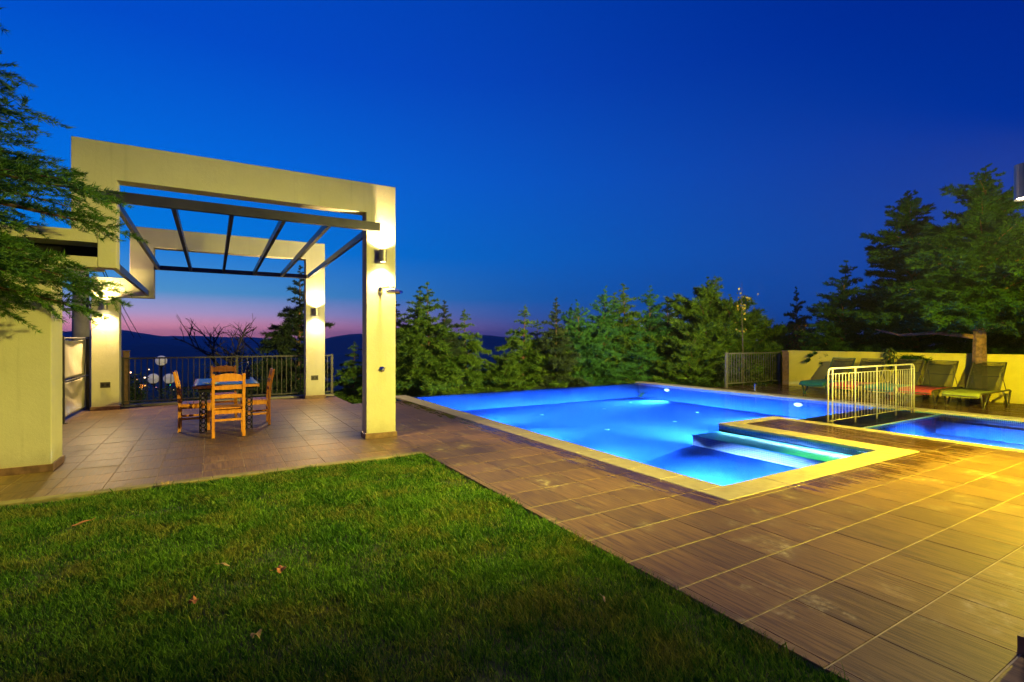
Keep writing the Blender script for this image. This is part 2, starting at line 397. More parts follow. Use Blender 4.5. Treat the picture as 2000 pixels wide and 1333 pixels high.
M['socket'] = plain('dark_socket_plate', (0.04, 0.032, 0.022), 0.4, 0, 0.1, 20)
M['roof'] = plain('slate_blue_roof', (0.14, 0.16, 0.20), 0.7, 0, 0.2, 2)
M['whitewall'] = plain('whitewashed_wall', (0.55, 0.55, 0.53), 0.8, 0, 0.08, 2)
M['glass'] = plain('dark_window_glass', (0.01, 0.012, 0.015), 0.06, 0, 0.1, 2)
M['deadleaf'] = plain('dry_leaf', (0.32, 0.11, 0.035), 0.75, 0, 0.35, 60)
M['tanleaf'] = plain('tan_dry_leaf', (0.36, 0.24, 0.10), 0.75, 0, 0.35, 60)
M['lens'] = emit('lamp_lens', (1.0, 0.86, 0.62), 30)
M['poollens'] = emit('pool_light_lens', (0.6, 0.85, 1.0), 4)

# ================================================================== TERRACE, DECK
ZG = -0.003
deck = MB()
RECTS = [(2.40, 4.12, -1.0, 12.0), (-5.0, 2.40, 6.42, 14.2), (2.40, 2.80, 12.0, 14.2), (4.12, 9.24, -1.0, 3.0),
         (8.14, 9.24, 3.0, 5.62), (13.32, 16.5, 1.3, 10.3), (9.24, 16.5, -1.0, 1.3)]
for i, (x0, x1, y0, y1) in enumerate(RECTS):
    deck.box(x0, x1, y0, y1, -2.6, ZG)
deck_o = tag(deck.build('terrace_deck', M['grout']), kind='structure')
TX, TY = 0.4260, 0.4225
GX, GY = 0.0050, 0.0075                     # joint widths: the joints along X are the bold ones
tiles = []
for (x0, x1, y0, y1) in RECTS:
    i0, i1 = math.floor((x0-2.46)/TX), math.ceil((x1-2.46)/TX)
    j0, j1 = math.floor((y0-0.82)/TY), math.ceil((y1-0.82)/TY)
    for i in range(i0, i1):
        for j in range(j0, j1):
            a0, a1 = 2.46+i*TX+GX/2, 2.46+(i+1)*TX-GX/2
            b0, b1 = 0.82+j*TY+GY/2, 0.82+(j+1)*TY-GY/2
            a0, a1, b0, b1 = max(a0, x0), min(a1, x1), max(b0, y0), min(b1, y1)
            if a1-a0 < 0.012 or b1-b0 < 0.012: continue
            cx, cy_ = (a0+a1)/2, (b0+b1)/2
            r = cx*cos(TH)-cy_*sin(TH); f = cx*sin(TH)+cy_*cos(TH)
            size = (a1-a0)*(b1-b0)/max(f, 0.5)**3 if f > 0.5 else 0
            vis = f > 0.8 and abs(r/f) < 1.08 and 1.5/f < 0.74
            if cx > 3.3 and cy_ < 0.8: vis = False
            tiles.append((size if vis else 0, a0, a1, b0, b1))
tiles.sort(key=lambda t: -t[0])
shared = {}
rest = MB()
for k, (sz, a0, a1, b0, b1) in enumerate(tiles):
    w, d = a1-a0, b1-b0
    dz = random.uniform(-0.0008, 0.0008)
    if k < 300 and sz > 0:
        key = (round(w, 3), round(d, 3))
        if key not in shared:
            me = MB().slab(-w/2, w/2, -d/2, d/2, -0.014, 0, 0.002).mesh('deck_tile'); me.materials.append(M['deck']); shared[key] = me
        o = bpy.data.objects.new('deck_tile', shared[key]); C.objects.link(o); o.parent = deck_o
        o.location = ((a0+a1)/2, (b0+b1)/2, dz)
    else:
        rest.slab(a0, a1, b0, b1, -0.014, dz, 0.002)
tag(rest.build('deck_tile', M['deck'], deck_o), kind='stuff')
# kerb between lawn and the pergola terrace
kerb = MB()
x = -5.0
kerb_o = tag(MB().box(-5.0, 2.40, 6.30, 6.417, -0.5, -0.012).build('lawn_kerb', M['grout']), kind='structure')
while x < 2.39:
    x1 = min(x+0.5, 2.398)
    MB().slab(x+0.002, x1-0.002, 6.296, 6.419, -0.02, 0.004, 0.004).build('kerb_stone', M['kerb'], kerb_o)
    x += 0.5

# ================================================================== POOL
ZW = -0.05
pool = thing('swimming_pool', 'large blue lit infinity pool with beige stone coping', 'pool')
fl = MB().box(4.30, 13.1, 3.1, 13.16, -1.35, -0.52)
fl.build('pool_floor', M['pool_floor'], pool)
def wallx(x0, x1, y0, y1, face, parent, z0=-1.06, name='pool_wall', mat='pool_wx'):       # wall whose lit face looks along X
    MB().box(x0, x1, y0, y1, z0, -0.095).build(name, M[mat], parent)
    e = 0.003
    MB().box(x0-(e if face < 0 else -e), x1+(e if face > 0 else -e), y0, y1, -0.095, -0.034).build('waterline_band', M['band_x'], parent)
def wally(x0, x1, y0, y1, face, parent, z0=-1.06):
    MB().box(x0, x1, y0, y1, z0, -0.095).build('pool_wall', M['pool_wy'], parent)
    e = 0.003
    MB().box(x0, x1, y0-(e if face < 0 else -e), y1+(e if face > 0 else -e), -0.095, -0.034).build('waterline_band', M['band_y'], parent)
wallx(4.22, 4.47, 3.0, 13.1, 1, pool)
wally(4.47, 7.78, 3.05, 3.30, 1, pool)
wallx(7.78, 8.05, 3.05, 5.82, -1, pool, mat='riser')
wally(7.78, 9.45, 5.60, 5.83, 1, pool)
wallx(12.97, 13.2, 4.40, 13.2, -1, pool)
MB().box(4.47, 12.97, 13.0, 13.16, -1.06, ZW-0.008).build('overflow_edge', M['pool_wy'], pool)
MB().box(4.0, 13.6, 13.16, 13.8, -1.6, -0.42).build('catch_basin', M['darkbasin'], pool)
# entry steps along the peninsula
st = MB().box(7.05, 7.779, 3.302, 5.80, -1.05, -0.142).build('entry_step', M['riser'], pool)
MB().box(7.04, 7.778, 3.303, 5.81, -0.1419, -0.128).build('step_tread', M['tread'], st)
MB().prism([(5.5, -0.6), (7.049, -0.6), (7.049, -0.30), (6.7, -0.33), (5.5, -0.519)], 3.302, 5.80).build('floor_ramp', M['pool_floor'], pool)
ald = bpy.data.lights.new('added_tread_light', 'AREA'); ald.shape = 'RECTANGLE'; ald.size = 0.02; ald.size_y = 2.44; ald.energy = 900; ald.spread = radians(76); ald.color = (0.6, 0.9, 1.0); ald.use_nodes = True  # unseen strip light without a fixture, added to brighten the tread
afo = ald.node_tree.nodes.new('ShaderNodeLightFalloff'); afo.inputs['Strength'].default_value = 1.0
ald.node_tree.links.new(afo.outputs['Constant'], ald.node_tree.nodes['Emission'].inputs['Strength'])
alo = bpy.data.objects.new('added_tread_light', ald); C.objects.link(alo); alo.parent = pool; alo.location = (7.752, 4.57, -0.046); alo.rotation_euler = (0, radians(50), 0)
# floor inlets
for (ix, iy) in [(5.6, 8.2), (5.6, 10.6), (7.6, 8.6), (7.6, 11.2), (9.8, 8.6), (9.8, 11.2), (11.6, 9.4), (11.6, 12.0), (6.0, 6.0), (10.2, 7.0)]:
    MB().lathe((ix, iy, -0.522), [(0.055, 0), (0.055, 0.012), (0.03, 0.016)], 14).build('floor_inlet', M['inlet'], pool)
def coping_run(parent, x0, x1, y0, y1, axis, step=0.5):
    a, b = (x0, x1) if axis == 'x' else (y0, y1)
    n = max(1, round((b-a)/step)); s = (b-a)/n
    for k in range(n):
        p, q = a+k*s+0.0015, a+(k+1)*s-0.0015
        dz = random.uniform(0.005, 0.007)
        if axis == 'x': MB().slab(p, q, y0, y1, -0.034, dz, 0.006).build('coping_stone', M['coping'], parent)
        else: MB().slab(x0, x1, p, q, -0.034, dz, 0.006).build('coping_stone', M['coping'], parent)
coping_run(pool, 4.12, 4.48, 3.32, 13.16, 'y')
coping_run(pool, 4.12, 8.14, 2.99, 3.318, 'x')
coping_run(pool, 7.735, 8.14, 3.32, 5.60, 'y')
coping_run(pool, 7.77, 9.46, 5.602, 5.84, 'x')
coping_run(pool, 12.965, 13.32, 5.62, 13.16, 'y')
for (lx, ly) in ((5.5, 3.17), (10.05, 5.72)):
    pass
# divider between the pools, awash
div = MB().box(9.44, 12.97, 4.42, 5.60, -1.05, ZW-0.012).build('divider_wall', M['kerb'], pool)  # olive base colour stands in for the yellow wall's reflection on dark tile
MB().box(9.442, 12.968, 4.40, 4.4195, -1.05, ZW+0.012).build('divider_lip', M['ceramic'], div)
# under-water lights of the big pool
def pool_light(parent, x, y, z, d, power):
    t = MB().lathe((0, 0, 0), [(0.15, 0), (0.15, 0.018), (0.125, 0.03)], 20, axis='x' if abs(d[0]) > 0.5 else 'y')
    o = t.build('pool_light', M['ceramic'], parent, loc=(x, y, z))
    sgn = d[0] if abs(d[0]) > 0.5 else d[1]
    o.scale = (1, 0.8, 0.36) if abs(d[0]) > 0.5 else (0.8, 1, 0.36)
    if sgn < 0: o.rotation_euler = (0, 0, pi)
    lens = MB().lathe((0, 0, 0), [(0.11, 0.0305), (0.06, 0.042)], 20, axis='x' if abs(d[0]) > 0.5 else 'y').build('lens', M['poollens'], o)
    ld = bpy.data.lights.new('pool_lamp', 'AREA'); ld.shape = 'DISK'; ld.size = 0.24; ld.energy = power; ld.spread = radians(91)
    ld.color = (0.30, 0.54, 1.0); ld.use_nodes = True
    n, l = ld.node_tree.nodes, ld.node_tree.links
    fo = n.new('ShaderNodeLightFalloff'); fo.inputs['Strength'].default_value = 1.0      # water scatters the beam: it hardly falls off
    l.new(fo.outputs['Constant'], n['Emission'].inputs['Strength'])
    lo = bpy.data.objects.new('pool_lamp', ld); C.objects.link(lo); lo.parent = parent
    lo.location = (x + d[0]*0.06, y + d[1]*0.06, z)
    lo.rotation_mode = 'QUATERNION'; lo.rotation_quaternion = Vector((-d[0], -d[1], 0.96)).to_track_quat('Z', 'Y')
for (x, y, d) in [(12.96, 11.7, (-1, 0)), (12.96, 7.35, (-1, 0)), (4.475, 4.4, (1, 0)), (4.475, 6.6, (1, 0)), (4.475, 8.8, (1, 0)), (4.475, 11.0, (1, 0)), (5.6, 3.305, (0, 1)), (8.6, 5.835, (0, 1)), (11.2, 5.61, (0, 1))]:
    pool_light(pool, x, y, -0.17, d, P_POOL)
def water_box(name, poly, zb):
    return tag(MB().add([(x, y, ZW) for x, y in poly], [tuple(range(len(poly)))]).build(name, M['water']), kind='structure')
water_box('pool_water', [(4.46, 3.29), (7.79, 3.29), (7.79, 5.82), (9.445, 5.82), (9.445, 4.41), (12.98, 4.41), (12.98, 13.15), (4.46, 13.15)], -1.08)
# children's pool
kid = thing('paddling_pool', 'small shallow blue pool behind the wooden peninsula', 'pool')
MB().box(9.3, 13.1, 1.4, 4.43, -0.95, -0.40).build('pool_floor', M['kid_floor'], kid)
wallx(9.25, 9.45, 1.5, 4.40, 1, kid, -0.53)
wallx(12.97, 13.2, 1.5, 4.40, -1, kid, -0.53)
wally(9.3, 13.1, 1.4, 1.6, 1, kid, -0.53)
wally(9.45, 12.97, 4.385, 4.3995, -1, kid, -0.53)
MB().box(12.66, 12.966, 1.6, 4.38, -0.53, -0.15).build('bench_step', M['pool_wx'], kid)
coping_run(kid, 9.24, 9.46, 1.62, 5.60, 'y')
coping_run(kid, 12.965, 13.32, 1.3, 5.62, 'y')
coping_run(kid, 9.24, 12.96, 1.3, 1.62, 'x')
for (x, y, d) in [(11.2, 1.61, (0, 1))]:
    pool_light(kid, x, y, -0.17, d, P_POOL*1.5)
pool_light(kid, 9.46, 3.2, -0.17, (1, 0), P_POOL*1.3)
for (ix, iy) in [(11.6, 3.9), (11.0, 3.1), (11.9, 2.9)]:
    MB().lathe((ix, iy, -0.402), [(0.055, 0), (0.055, 0.012), (0.03, 0.016)], 14).build('floor_inlet', M['inlet'], kid)
water_box('paddling_pool_water', [(9.44, 1.59), (12.98, 1.59), (12.98, 4.405), (9.44, 4.405)], -0.55)

# ================================================================== PERGOLA
def stepped(xs_wall_l, x_wall_r, x_leg_l, x_leg_r, x_pil_l, x_pil_r, z_step, z_blk, z_in, z_top):
    return [(x_wall_r, 0), (x_wall_r, z_step), (x_leg_r, z_step), (x_leg_r, z_in), (x_pil_l, z_in), (x_pil_l, 0), (x_pil_r, 0),
            (x_pil_r, z_top), (x_leg_l, z_top), (x_leg_l, z_blk), (xs_wall_l, z_blk), (xs_wall_l, 0)]
perg = thing('pergola', 'cream stucco pergola with two stepped portal frames and dark steel rafters', 'pergola')
def frame_parts(poly, y0, y1, slot=None):
    m = MB().prism(poly, y0, y1)
    return m.build('portal_frame', M['stucco'], perg, bevel=0.008)
# front frame: wall block on the left, with a slot above the step
front = MB()
y0, y1 = 7.62, 7.87
front.prism([(1.99, 0), (2.44, 0), (2.44, 3.865), (-1.41, 3.865), (-1.41, 2.79), (-1.17, 2.79), (-1.17, 2.36), (-0.99, 2.36), (-0.99, 3.42), (1.99, 3.42)], y0, y1)
fo_ = front.build('portal_frame', M['stucco'], perg, bevel=0.008)
MB().prism([(-3.6, 0), (-1.58, 0), (-1.58, 2.355), (-1.172, 2.355), (-1.172, 2.48), (-3.6, 2.48)], y0+0.001, 8.12).build('portal_wall', M['stucco'], perg, bevel=0.008)
MB().box(-3.6, -1.172, y0+0.002, 8.118, 2.65, 2.788).build('slot_lintel', M['stucco'], perg)
MB().box(-3.6, -1.175, 8.02, 8.10, 2.481, 2.649).build('slot_shade', M['iron'], perg)  # black sheet: the shade of the recess is put into its colour
# rear frame
yb0, yb1 = 13.6, 13.9
MB().prism([(-2.19, 0), (-1.72, 0), (-1.72, 2.42), (-1.11, 2.42), (-1.11, 3.54), (2.03, 3.54), (2.03, 0), (2.49, 0), (2.49, 3.97), (-1.54, 3.97), (-1.54, 2.83), (-2.19, 2.83)],
           yb0, yb1).build('portal_frame', M['stucco'], perg, bevel=0.008)
def plinth(x0, x1, ya, yb):
    MB().box(x0-0.018, x1+0.018, ya-0.018, yb+0.018, 0.001, 0.085).build('plinth', M['plinth'], perg, bevel=0.004)
plinth(1.99, 2.44, y0, y1); plinth(-3.6, -1.58, y0+0.001, 8.12); plinth(-2.19, -1.72, yb0, yb1); plinth(2.03, 2.49, yb0, yb1)
# steel: front and rear carriers, six rafters, two low ties
MB().box(-1.08, 2.17, 7.515, 7.585, 3.135, 3.262).build('front_beam', M['steel'], perg, bevel=0.003)
for bx_ in (-1.05, 2.1):
    MB().box(bx_-0.03, bx_+0.03, 7.586, 7.619, 3.15, 3.25).build('bracket', M['steel'], perg)
MB().box(-1.1, 2.03, 13.5, 13.56, 3.04, 3.14).build('rear_beam', M['steel'], perg, bevel=0.003)
for bx_ in (-1.08, 2.02):
    MB().box(bx_-0.03, bx_+0.03, 13.561, 13.599, 3.05, 3.13).build('bracket', M['steel'], perg)
for xa in (-1.02, -0.42, 0.22, 0.85, 1.45, 2.07):
    MB().obox((xa, 7.587, 3.185), (xa, 13.498, 3.085), 0.05, 0.10).build('rafter', M['steel'], perg)
MB().obox((-1.62, 8.125, 2.42), (-2.05, 13.598, 2.52), 0.05, 0.10).build('low_tie', M['graysteel'], perg)
MB().obox((-1.05, 7.875, 2.43), (-1.22, 13.598, 2.52), 0.05, 0.10).build('low_tie', M['steel'], perg)

# up-down wall lamps
def wall_lamp(label, pos, n, power, col, w=0.11, h=0.19, lens=True, round_=True, size=radians(148)):
    t = thing('wall_lamp', label, 'lamp', pos, group='up and down wall lamps')
    n = Vector(n); c = n*0.095
    MB().box(-0.045 if abs(n.x) < 0.5 else min(0, n.x*0.03), 0.045 if abs(n.x) < 0.5 else max(0, n.x*0.03),
             -0.045 if abs(n.y) < 0.5 else min(0, n.y*0.03), 0.045 if abs(n.y) < 0.5 else max(0, n.y*0.03), -0.06, 0.06).build('bracket', M['lampmetal'], t)
    MB().lathe((c.x, c.y, 0), [(w/2-0.012, -h/2+0.012), (w/2, -h/2), (w/2, h/2), (w/2-0.012, h/2-0.012)], 24).build('lamp_body', M['lampmetal'], t, smooth=False)
    for s in (1, -1):
        MB().lathe((c.x, c.y, s*(h/2-0.010)), [(w/2-0.014, -0.001), (w/2-0.014, 0.001)], 20).build('lens', M['lens'], t)
        ld = bpy.data.lights.new('wall_lamp_spot', 'SPOT'); ld.energy = power*(1.1 if s > 0 else 1.05); ld.color = col
        ld.spot_size = size; ld.spot_blend = 0.75; ld.shadow_soft_size = 0.035
        lo = bpy.data.objects.new('wall_lamp_spot', ld); C.objects.link(lo); lo.parent = t
        lo.location = (c.x, c.y, s*(h/2+0.006)); lo.rotation_euler = (radians(-24) if s < 0 else pi, 0, 0)
    return t
wall_lamp('lit up-down wall lamp on the front pillar above the shower head', (2.215, 7.62, 2.765), (0, -1, 0), P_PERGOLA, WARM)
wall_lamp('lit up-down wall lamp on the rear left pillar beside the utility pole', (-1.955, 13.6, 2.23), (0, -1, 0), P_PERGOLA, WARM)
wall_lamp('lit up-down wall lamp on the rear right pillar of the pergola', (2.26, 13.6, 2.21), (0, -1, 0), P_PERGOLA, WARM)
wall_lamp('up-down wall lamp on the front wall left of the picture', (-2.95, 7.621, 2.05), (0, -1, 0), P_LEFT, (1.0, 0.88, 0.08))

# sockets
for (sx, sz, lab) in ((-1.955, 0.54, 'dark double socket low on the rear left pillar'), (2.24, 0.53, 'dark double socket low on the rear right pillar')):
    t = thing('wall_socket', lab, 'socket', (sx, 13.6, sz), group='dark sockets on the rear pillars')
    MB().box(-0.085, 0.085, -0.012, 0, -0.06, 0.06).build('plate', M['socket'], t, bevel=0.004)
    for k in (-0.04, 0.04): MB().lathe((k, -0.0125, 0), [(0.026, 0), (0.026, -0.004), (0.016, -0.004)], 14, axis='y').build('outlet', M['iron'], t)
# outdoor shower
sh = thing('outdoor_shower', 'chrome shower head and valve on the front pillar', 'shower', (2.28, 7.62, 0))
MB().lathe((-0.08, 0, 2.27), [(0.035, 0), (0.035, -0.015), (0.012, -0.02)], 16, axis='y').build('flange', M['chrome'], sh)
MB().tube([(-0.08, -0.015, 2.27), (-0.07, -0.10, 2.285), (-0.02, -0.22, 2.29), (0.03, -0.30, 2.285), (0.04, -0.315, 2.25)], 0.011, 8).build('shower_arm', M['chrome'], sh, smooth=True)
MB().lathe((0.04, -0.32, 2.215), [(0.10, -0.030), (0.125, -0.012), (0.12, 0.010), (0.05, 0.03), (0.016, 0.05)], 24).build('shower_head', M['chrome'], sh, smooth=False)
MB().lathe((-0.055, 0, 1.05), [(0.042, 0), (0.042, -0.012), (0.022, -0.02), (0.022, -0.06), (0.014, -0.065)], 18, axis='y').build('valve', M['chrome'], sh)
MB().tube([(-0.055, -0.05, 1.05), (-0.02, -0.075, 1.075)], 0.008, 8).build('valve_lever', M['chrome'], sh)

# canvas wind screen on the left
scr = thing('canvas_screen', 'beige canvas wind screen on a steel frame at the left edge', 'screen', (-2.3, 0, 0))
for k, yy in enumerate((9.6, 11.81, 13.96)):
    MB().box(-0.03, 0.03, yy-0.035, yy+0.035, 0.0, 1.56).build('post', M['graysteel'], scr)
    MB().box(-0.06, 0.06, yy-0.06, yy+0.06, 0.0, 0.015).build('base_plate', M['graysteel'], scr)
def canvas(ya, yb, z0, z1):
    nu, nv = 24, 16; vs, fs = [], []
    for i in range(nu+1):
        for j in range(nv+1):
            u, v = i/nu, j/nv
            sag = 0.035*sin(pi*u)*sin(pi*v) + 0.018*sin(9*u+4*v) * sin(pi*v)
            z = z0+(z1-z0)*v - (0.02*sin(pi*u) if v == 1 else 0)
            vs.append((-0.045-sag, ya+(yb-ya)*u, z))
    for i in range(nu):
        for j in range(nv):
            a = i*(nv+1)+j; fs.append((a, a+nv+1, a+nv+2, a+1))
    o = MB().add(vs, fs).build('canvas_panel', M['canvas'], scr, smooth=True)
    s_ = o.modifiers.new('solid', 'SOLIDIFY'); s_.thickness = 0.003
for ya, yb in ((9.64, 11.77), (11.85, 13.92)):
    canvas(ya, yb, 0.06, 0.71); canvas(ya, yb, 0.77, 1.50)
    for zz in (0.74, 1.53): MB().tube([(-0.0, ya-0.01, zz), (0.0, yb+0.01, zz)], 0.016, 8).build('rail', M['graysteel'], scr)

# railing at the back of the terrace
def railing(name, label, A, B, h, n, mat, post=0.03, bar=0.008, posts=(0.0, 1.0), z0=0.0, kerbz=0.0):
    A, B = Vector(A), Vector(B); d = B-A; t = thing(name, label, 'railing', A)
    rz = math.atan2(d.y, d.x); t.rotation_euler = (0, 0, rz); Ln = d.length
    MB().box(0, Ln, -0.02, 0.02, h-0.035, h).build('top_rail', mat, t)
    MB().box(0, Ln, -0.015, 0.015, 0.10, 0.13).build('bottom_rail', mat, t)
    for p in posts: MB().box(p*Ln-post, p*Ln+post, -post, post, kerbz, h+0.015).build('post', mat, t)
    me = MB().box(-bar, bar, -bar, bar, 0.131, h-0.036).mesh('baluster'); me.materials.append(mat)
    for k in range(1, n):
        xx = Ln*k/n
        if any(abs(xx-p*Ln) < post+bar+0.005 for p in posts): continue
        o = bpy.data.objects.new('baluster', me); C.objects.link(o); o.parent = t; o.location = (xx, 0, 0)
    return t
railing('terrace_railing', 'thin grey metal railing behind the dining table', (-1.72, 14.06, 0), (2.75, 14.06, 0), 1.10, 40, M['graysteel'], posts=(0.0, 0.5, 1.0))
tag(MB().box(-5.0, 2.8, 14.0, 14.2, 0.002, 0.05).build('terrace_kerb', M['slab']), kind='structure')
pp = thing('gate_post', 'brown wooden post at the left end of the back railing', 'post', (-1.66, 14.12, 0.05))
MB().box(-0.06, 0.06, -0.05, 0.05, 0, 1.18).build('shaft', M['plinth'], pp, bevel=0.005)
MB().box(-0.07, 0.07, -0.06, 0.06, 1.181, 1.21).build('cap', M['plinth'], pp, bevel=0.004)
railing('far_railing', 'dark metal railing beyond the pool beside the yellow wall', (13.9, 10.15, 0), (16.75, 10.15, 0), 1.08, 22, M['palesteel'], posts=(0.0, 1.0))
bp = thing('gate_post', 'brown post at the left end of the yellow wall', 'post', (16.35, 9.62, 0))
MB().box(-0.12, 0.12, -0.12, 0.12, 0, 1.10).build('shaft', M['plinth'], bp, bevel=0.01)
MB().box(-0.135, 0.135, -0.135, 0.135, 1.101, 1.14).build('cap', M['plinth'], bp, bevel=0.006)

# ================================================================== DINING SET
def arch(name, x0, x1, y, z0, z1, rise, th, mat, parent, yoff=0.0):     # back slat with a curved upper edge
    n = 10; up = [(x0+(x1-x0)*i/n, z1+rise*sin(pi*i/n)) for i in range(n+1)]
    poly = [(x0, z0), (x1, z0)] + up[::-1]
    return MB().prism(poly, y-th/2, y+th/2).build(name, mat, parent, bevel=0.003)
def chair(label, loc, rz):
    # back at local y = -0.2, faces +y
    t = thing('dining_chair', label, 'chair', loc, rz, 'wooden dining chairs')
    W = 0.205
    for s in (-1, 1):
        x = s*W
        m = MB(); w = 0.021
        prof = [(-0.205, 0), (-0.200, 0.44), (-0.222, 0.72), (-0.275, 0.98)]
        vs, fs = [], []
        for (yy, zz) in prof:
            vs += [(x-w, yy-0.02, zz), (x+w, yy-0.02, zz), (x+w, yy+0.02, zz), (x-w, yy+0.02, zz)]
        for k in range(len(prof)-1):
            a = 4*k
            for q in range(4): fs.append((a+q, a+(q+1) % 4, a+4+(q+1) % 4, a+4+q))
        fs += [(3, 2, 1, 0), tuple(len(vs)-4+q for q in range(4))]
        m.add(vs, fs).build('back_post', M['wood'], t, bevel=0.004)
        MB().box(x-0.02, x+0.02, 0.185, 0.225, 0, 0.43).build('leg', M['wood'], t, bevel=0.004)
        MB().box(x-0.012, x+0.012, -0.184, 0.184, 0.19, 0.225).build('stretcher', M['wood'], t)
        MB().box(x-0.012, x+0.012, -0.179, 0.184, 0.37, 0.43).build('side_rail', M['wood'], t)
    MB().box(-W+0.022, W-0.022, -0.212, -0.19, 0.25, 0.285).build('stretcher', M['wood'], t)
    MB().box(-W+0.022, W-0.022, 0.195, 0.215, 0.37, 0.43).build('front_rail', M['wood'], t)
    MB().box(-W+0.022, W-0.022, -0.212, -0.188, 0.36, 0.42).build('rear_rail', M['wood'], t)
    for k in range(5):
        ya = -0.175+k*0.084
        MB().box(-W-0.018, W+0.018, ya, ya+0.076, 0.4315, 0.452).build('seat_slat', M['wood'], t, bevel=0.004)
    arch('back_slat', -W+0.022, W-0.022, -0.262, 0.86, 0.955, 0.03, 0.022, M['wood'], t)
    arch('back_slat', -W+0.022, W-0.022, -0.228, 0.735, 0.79, 0.012, 0.02, M['wood'], t)
    arch('back_slat', -W+0.022, W-0.022, -0.212, 0.60, 0.655, 0.012, 0.02, M['wood'], t)
    return t
chair('pine chair at the near end of the dining table, back to camera', (0.215, 9.10, 0), 0)
chair('pine chair on the left side of the dining table, seen edge on', (-0.26, 9.98, 0), -pi/2)
chair('pine chair on the right side of the dining table by the wine bottle', (0.66, 10.02, 0), pi/2)
chair('pine chair at the far end of the dining table, facing camera', (0.19, 11.32, 0), pi)
tb = thing('dining_table', 'wooden table with black scrolled iron legs and blue cloth', 'table', (0.2, 10.15, 0))
for k in range(5):
    xa = -0.47+k*0.188
    MB().box(xa+0.0015, xa+0.1865, -0.82, 0.82, 0.725, 0.77).build('tabletop_plank', M['wood'], tb, bevel=0.004)
MB().box(-0.40, 0.40, -0.72, 0.72, 0.66, 0.724).build('apron', M['iron'], tb)
for sx in (-0.33, 0.33):
    for sy in (-0.60, 0.60):
        m = MB(); n = 9
        for k in range(n):                                   # chain of iron rings up each leg
            zc = 0.04+k*0.074
            ring = [(sx+0.032*cos(a), sy, zc+0.04*sin(a)) for a in np.linspace(0, 2*pi, 11)]
            m.tube(ring, 0.0085, 5, cap=False)
        m.tube([(sx-0.045, sy, 0), (sx-0.045, sy, 0.66)], 0.009, 6); m.tube([(sx+0.045, sy, 0), (sx+0.045, sy, 0.66)], 0.009, 6)
        m.build('leg', M['iron'], tb)
MB().obox((-0.33, -0.60, 0.12), (-0.33, 0.60, 0.12), 0.02, 0.02).build('foot_bar', M['iron'], tb)
MB().obox((0.33, -0.60, 0.12), (0.33, 0.60, 0.12), 0.02, 0.02).build('foot_bar', M['iron'], tb)
tc_ = MB(); nx_, ny_ = 12, 20; vs_, fs_ = [], []
for i in range(nx_+1):
    for j in range(ny_+1):
        x_ = -0.44+0.90*i/nx_; y_ = -0.78+1.55*j/ny_
        vs_.append((x_, y_, 0.7735+0.002*sin(7*x_+5*y_)+(0.0015*sin(23*y_))))
for i in range(nx_):
    for j in range(ny_):
        a = i*(ny_+1)+j; fs_.append((a, a+ny_+1, a+ny_+2, a+1))
clo = MB().add(vs_, fs_).build('tablecloth', M['cloth'], loc=(0.2, 10.15, 0.002), smooth=True)
tag(clo, 'blue cloth lying on the wooden dining table', 'tablecloth')
so = clo.modifiers.new('solid', 'SOLIDIFY'); so.thickness = 0.002; so.offset = 1
bo = thing('wine_bottle', 'dark wine bottle standing at the right of the table', 'bottle', (0.56, 10.45, 0.781))
MB().lathe((0, 0, 0), [(0.036, 0), (0.037, 0.01), (0.037, 0.17), (0.028, 0.205), (0.0135, 0.235), (0.0135, 0.285)], 18).build('bottle_glass', M['glass'], bo, smooth=True)
MB().lathe((0, 0, 0.2855), [(0.015, 0), (0.015, 0.028), (0.012, 0.03)], 14).build('cap', M['ceramic'], bo)
bw = thing('fruit_bowl', 'terracotta bowl on the far right corner of the table', 'bowl', (0.47, 10.72, 0.781))
MB().lathe((0, 0, 0), [(0.05, 0), (0.06, 0.01), (0.12, 0.06), (0.125, 0.065), (0.112, 0.062), (0.05, 0.02)], 22).build('bowl', M['rust'], bw, smooth=True)
pl = thing('serving_plate', 'white plate lying on the blue tablecloth', 'plate', (-0.02, 9.62, 0.781))
MB().lathe((0, 0, 0), [(0.07, 0), (0.08, 0.004), (0.125, 0.016), (0.125, 0.019), (0.08, 0.009)], 24).build('plate', M['ceramic'], pl, smooth=True)
MB().lathe((0.03, 0.0, 0.010), [(0.03, 0), (0.045, 0.012), (0.03, 0.03), (0.01, 0.036)], 14).build('bread_roll', M['tanleaf'], pl, smooth=True)

# ================================================================== POOL FENCE
fe = thing('pool_safety_fence', 'cream barred safety fence standing between the two pools', 'fence', (9.49, 4.85, ZW-0.012))
hF = 1.04; LF = 13.0-9.49-0.08
arc = [(0.0, 0, 0), (0.0, 0, hF-0.10)] + [(0.10-0.10*cos(a), 0, hF-0.10+0.10*sin(a)) for a in np.linspace(0.2, pi/2, 6)]
arc2 = [(LF-p[0], 0, p[2]) for p in arc][::-1]
MB().tube(arc+arc2, 0.016, 10).build('frame_tube', M['white_rail'], fe, smooth=True)
MB().tube([(0.0, 0, 0.10), (LF, 0, 0.10)], 0.007, 8).build('bottom_rail', M['white_rail'], fe, smooth=True)
MB().tube([(0.02, 0, hF-0.10), (LF-0.02, 0, hF-0.10)], 0.006, 8).build('upper_rail', M['white_rail'], fe, smooth=True)
posts = [0.15, 0.96, 1.80, 2.60, LF-0.12]
for p in posts: MB().tube([(p, 0, 0), (p, 0, hF-0.015)], 0.014, 8).build('post', M['white_rail'], fe, smooth=True)
mb_ = MB().tube([(0, 0, 0.10), (0, 0, hF-0.10)], 0.0062, 6).mesh('bar', True); mb_.materials.append(M['white_rail'])
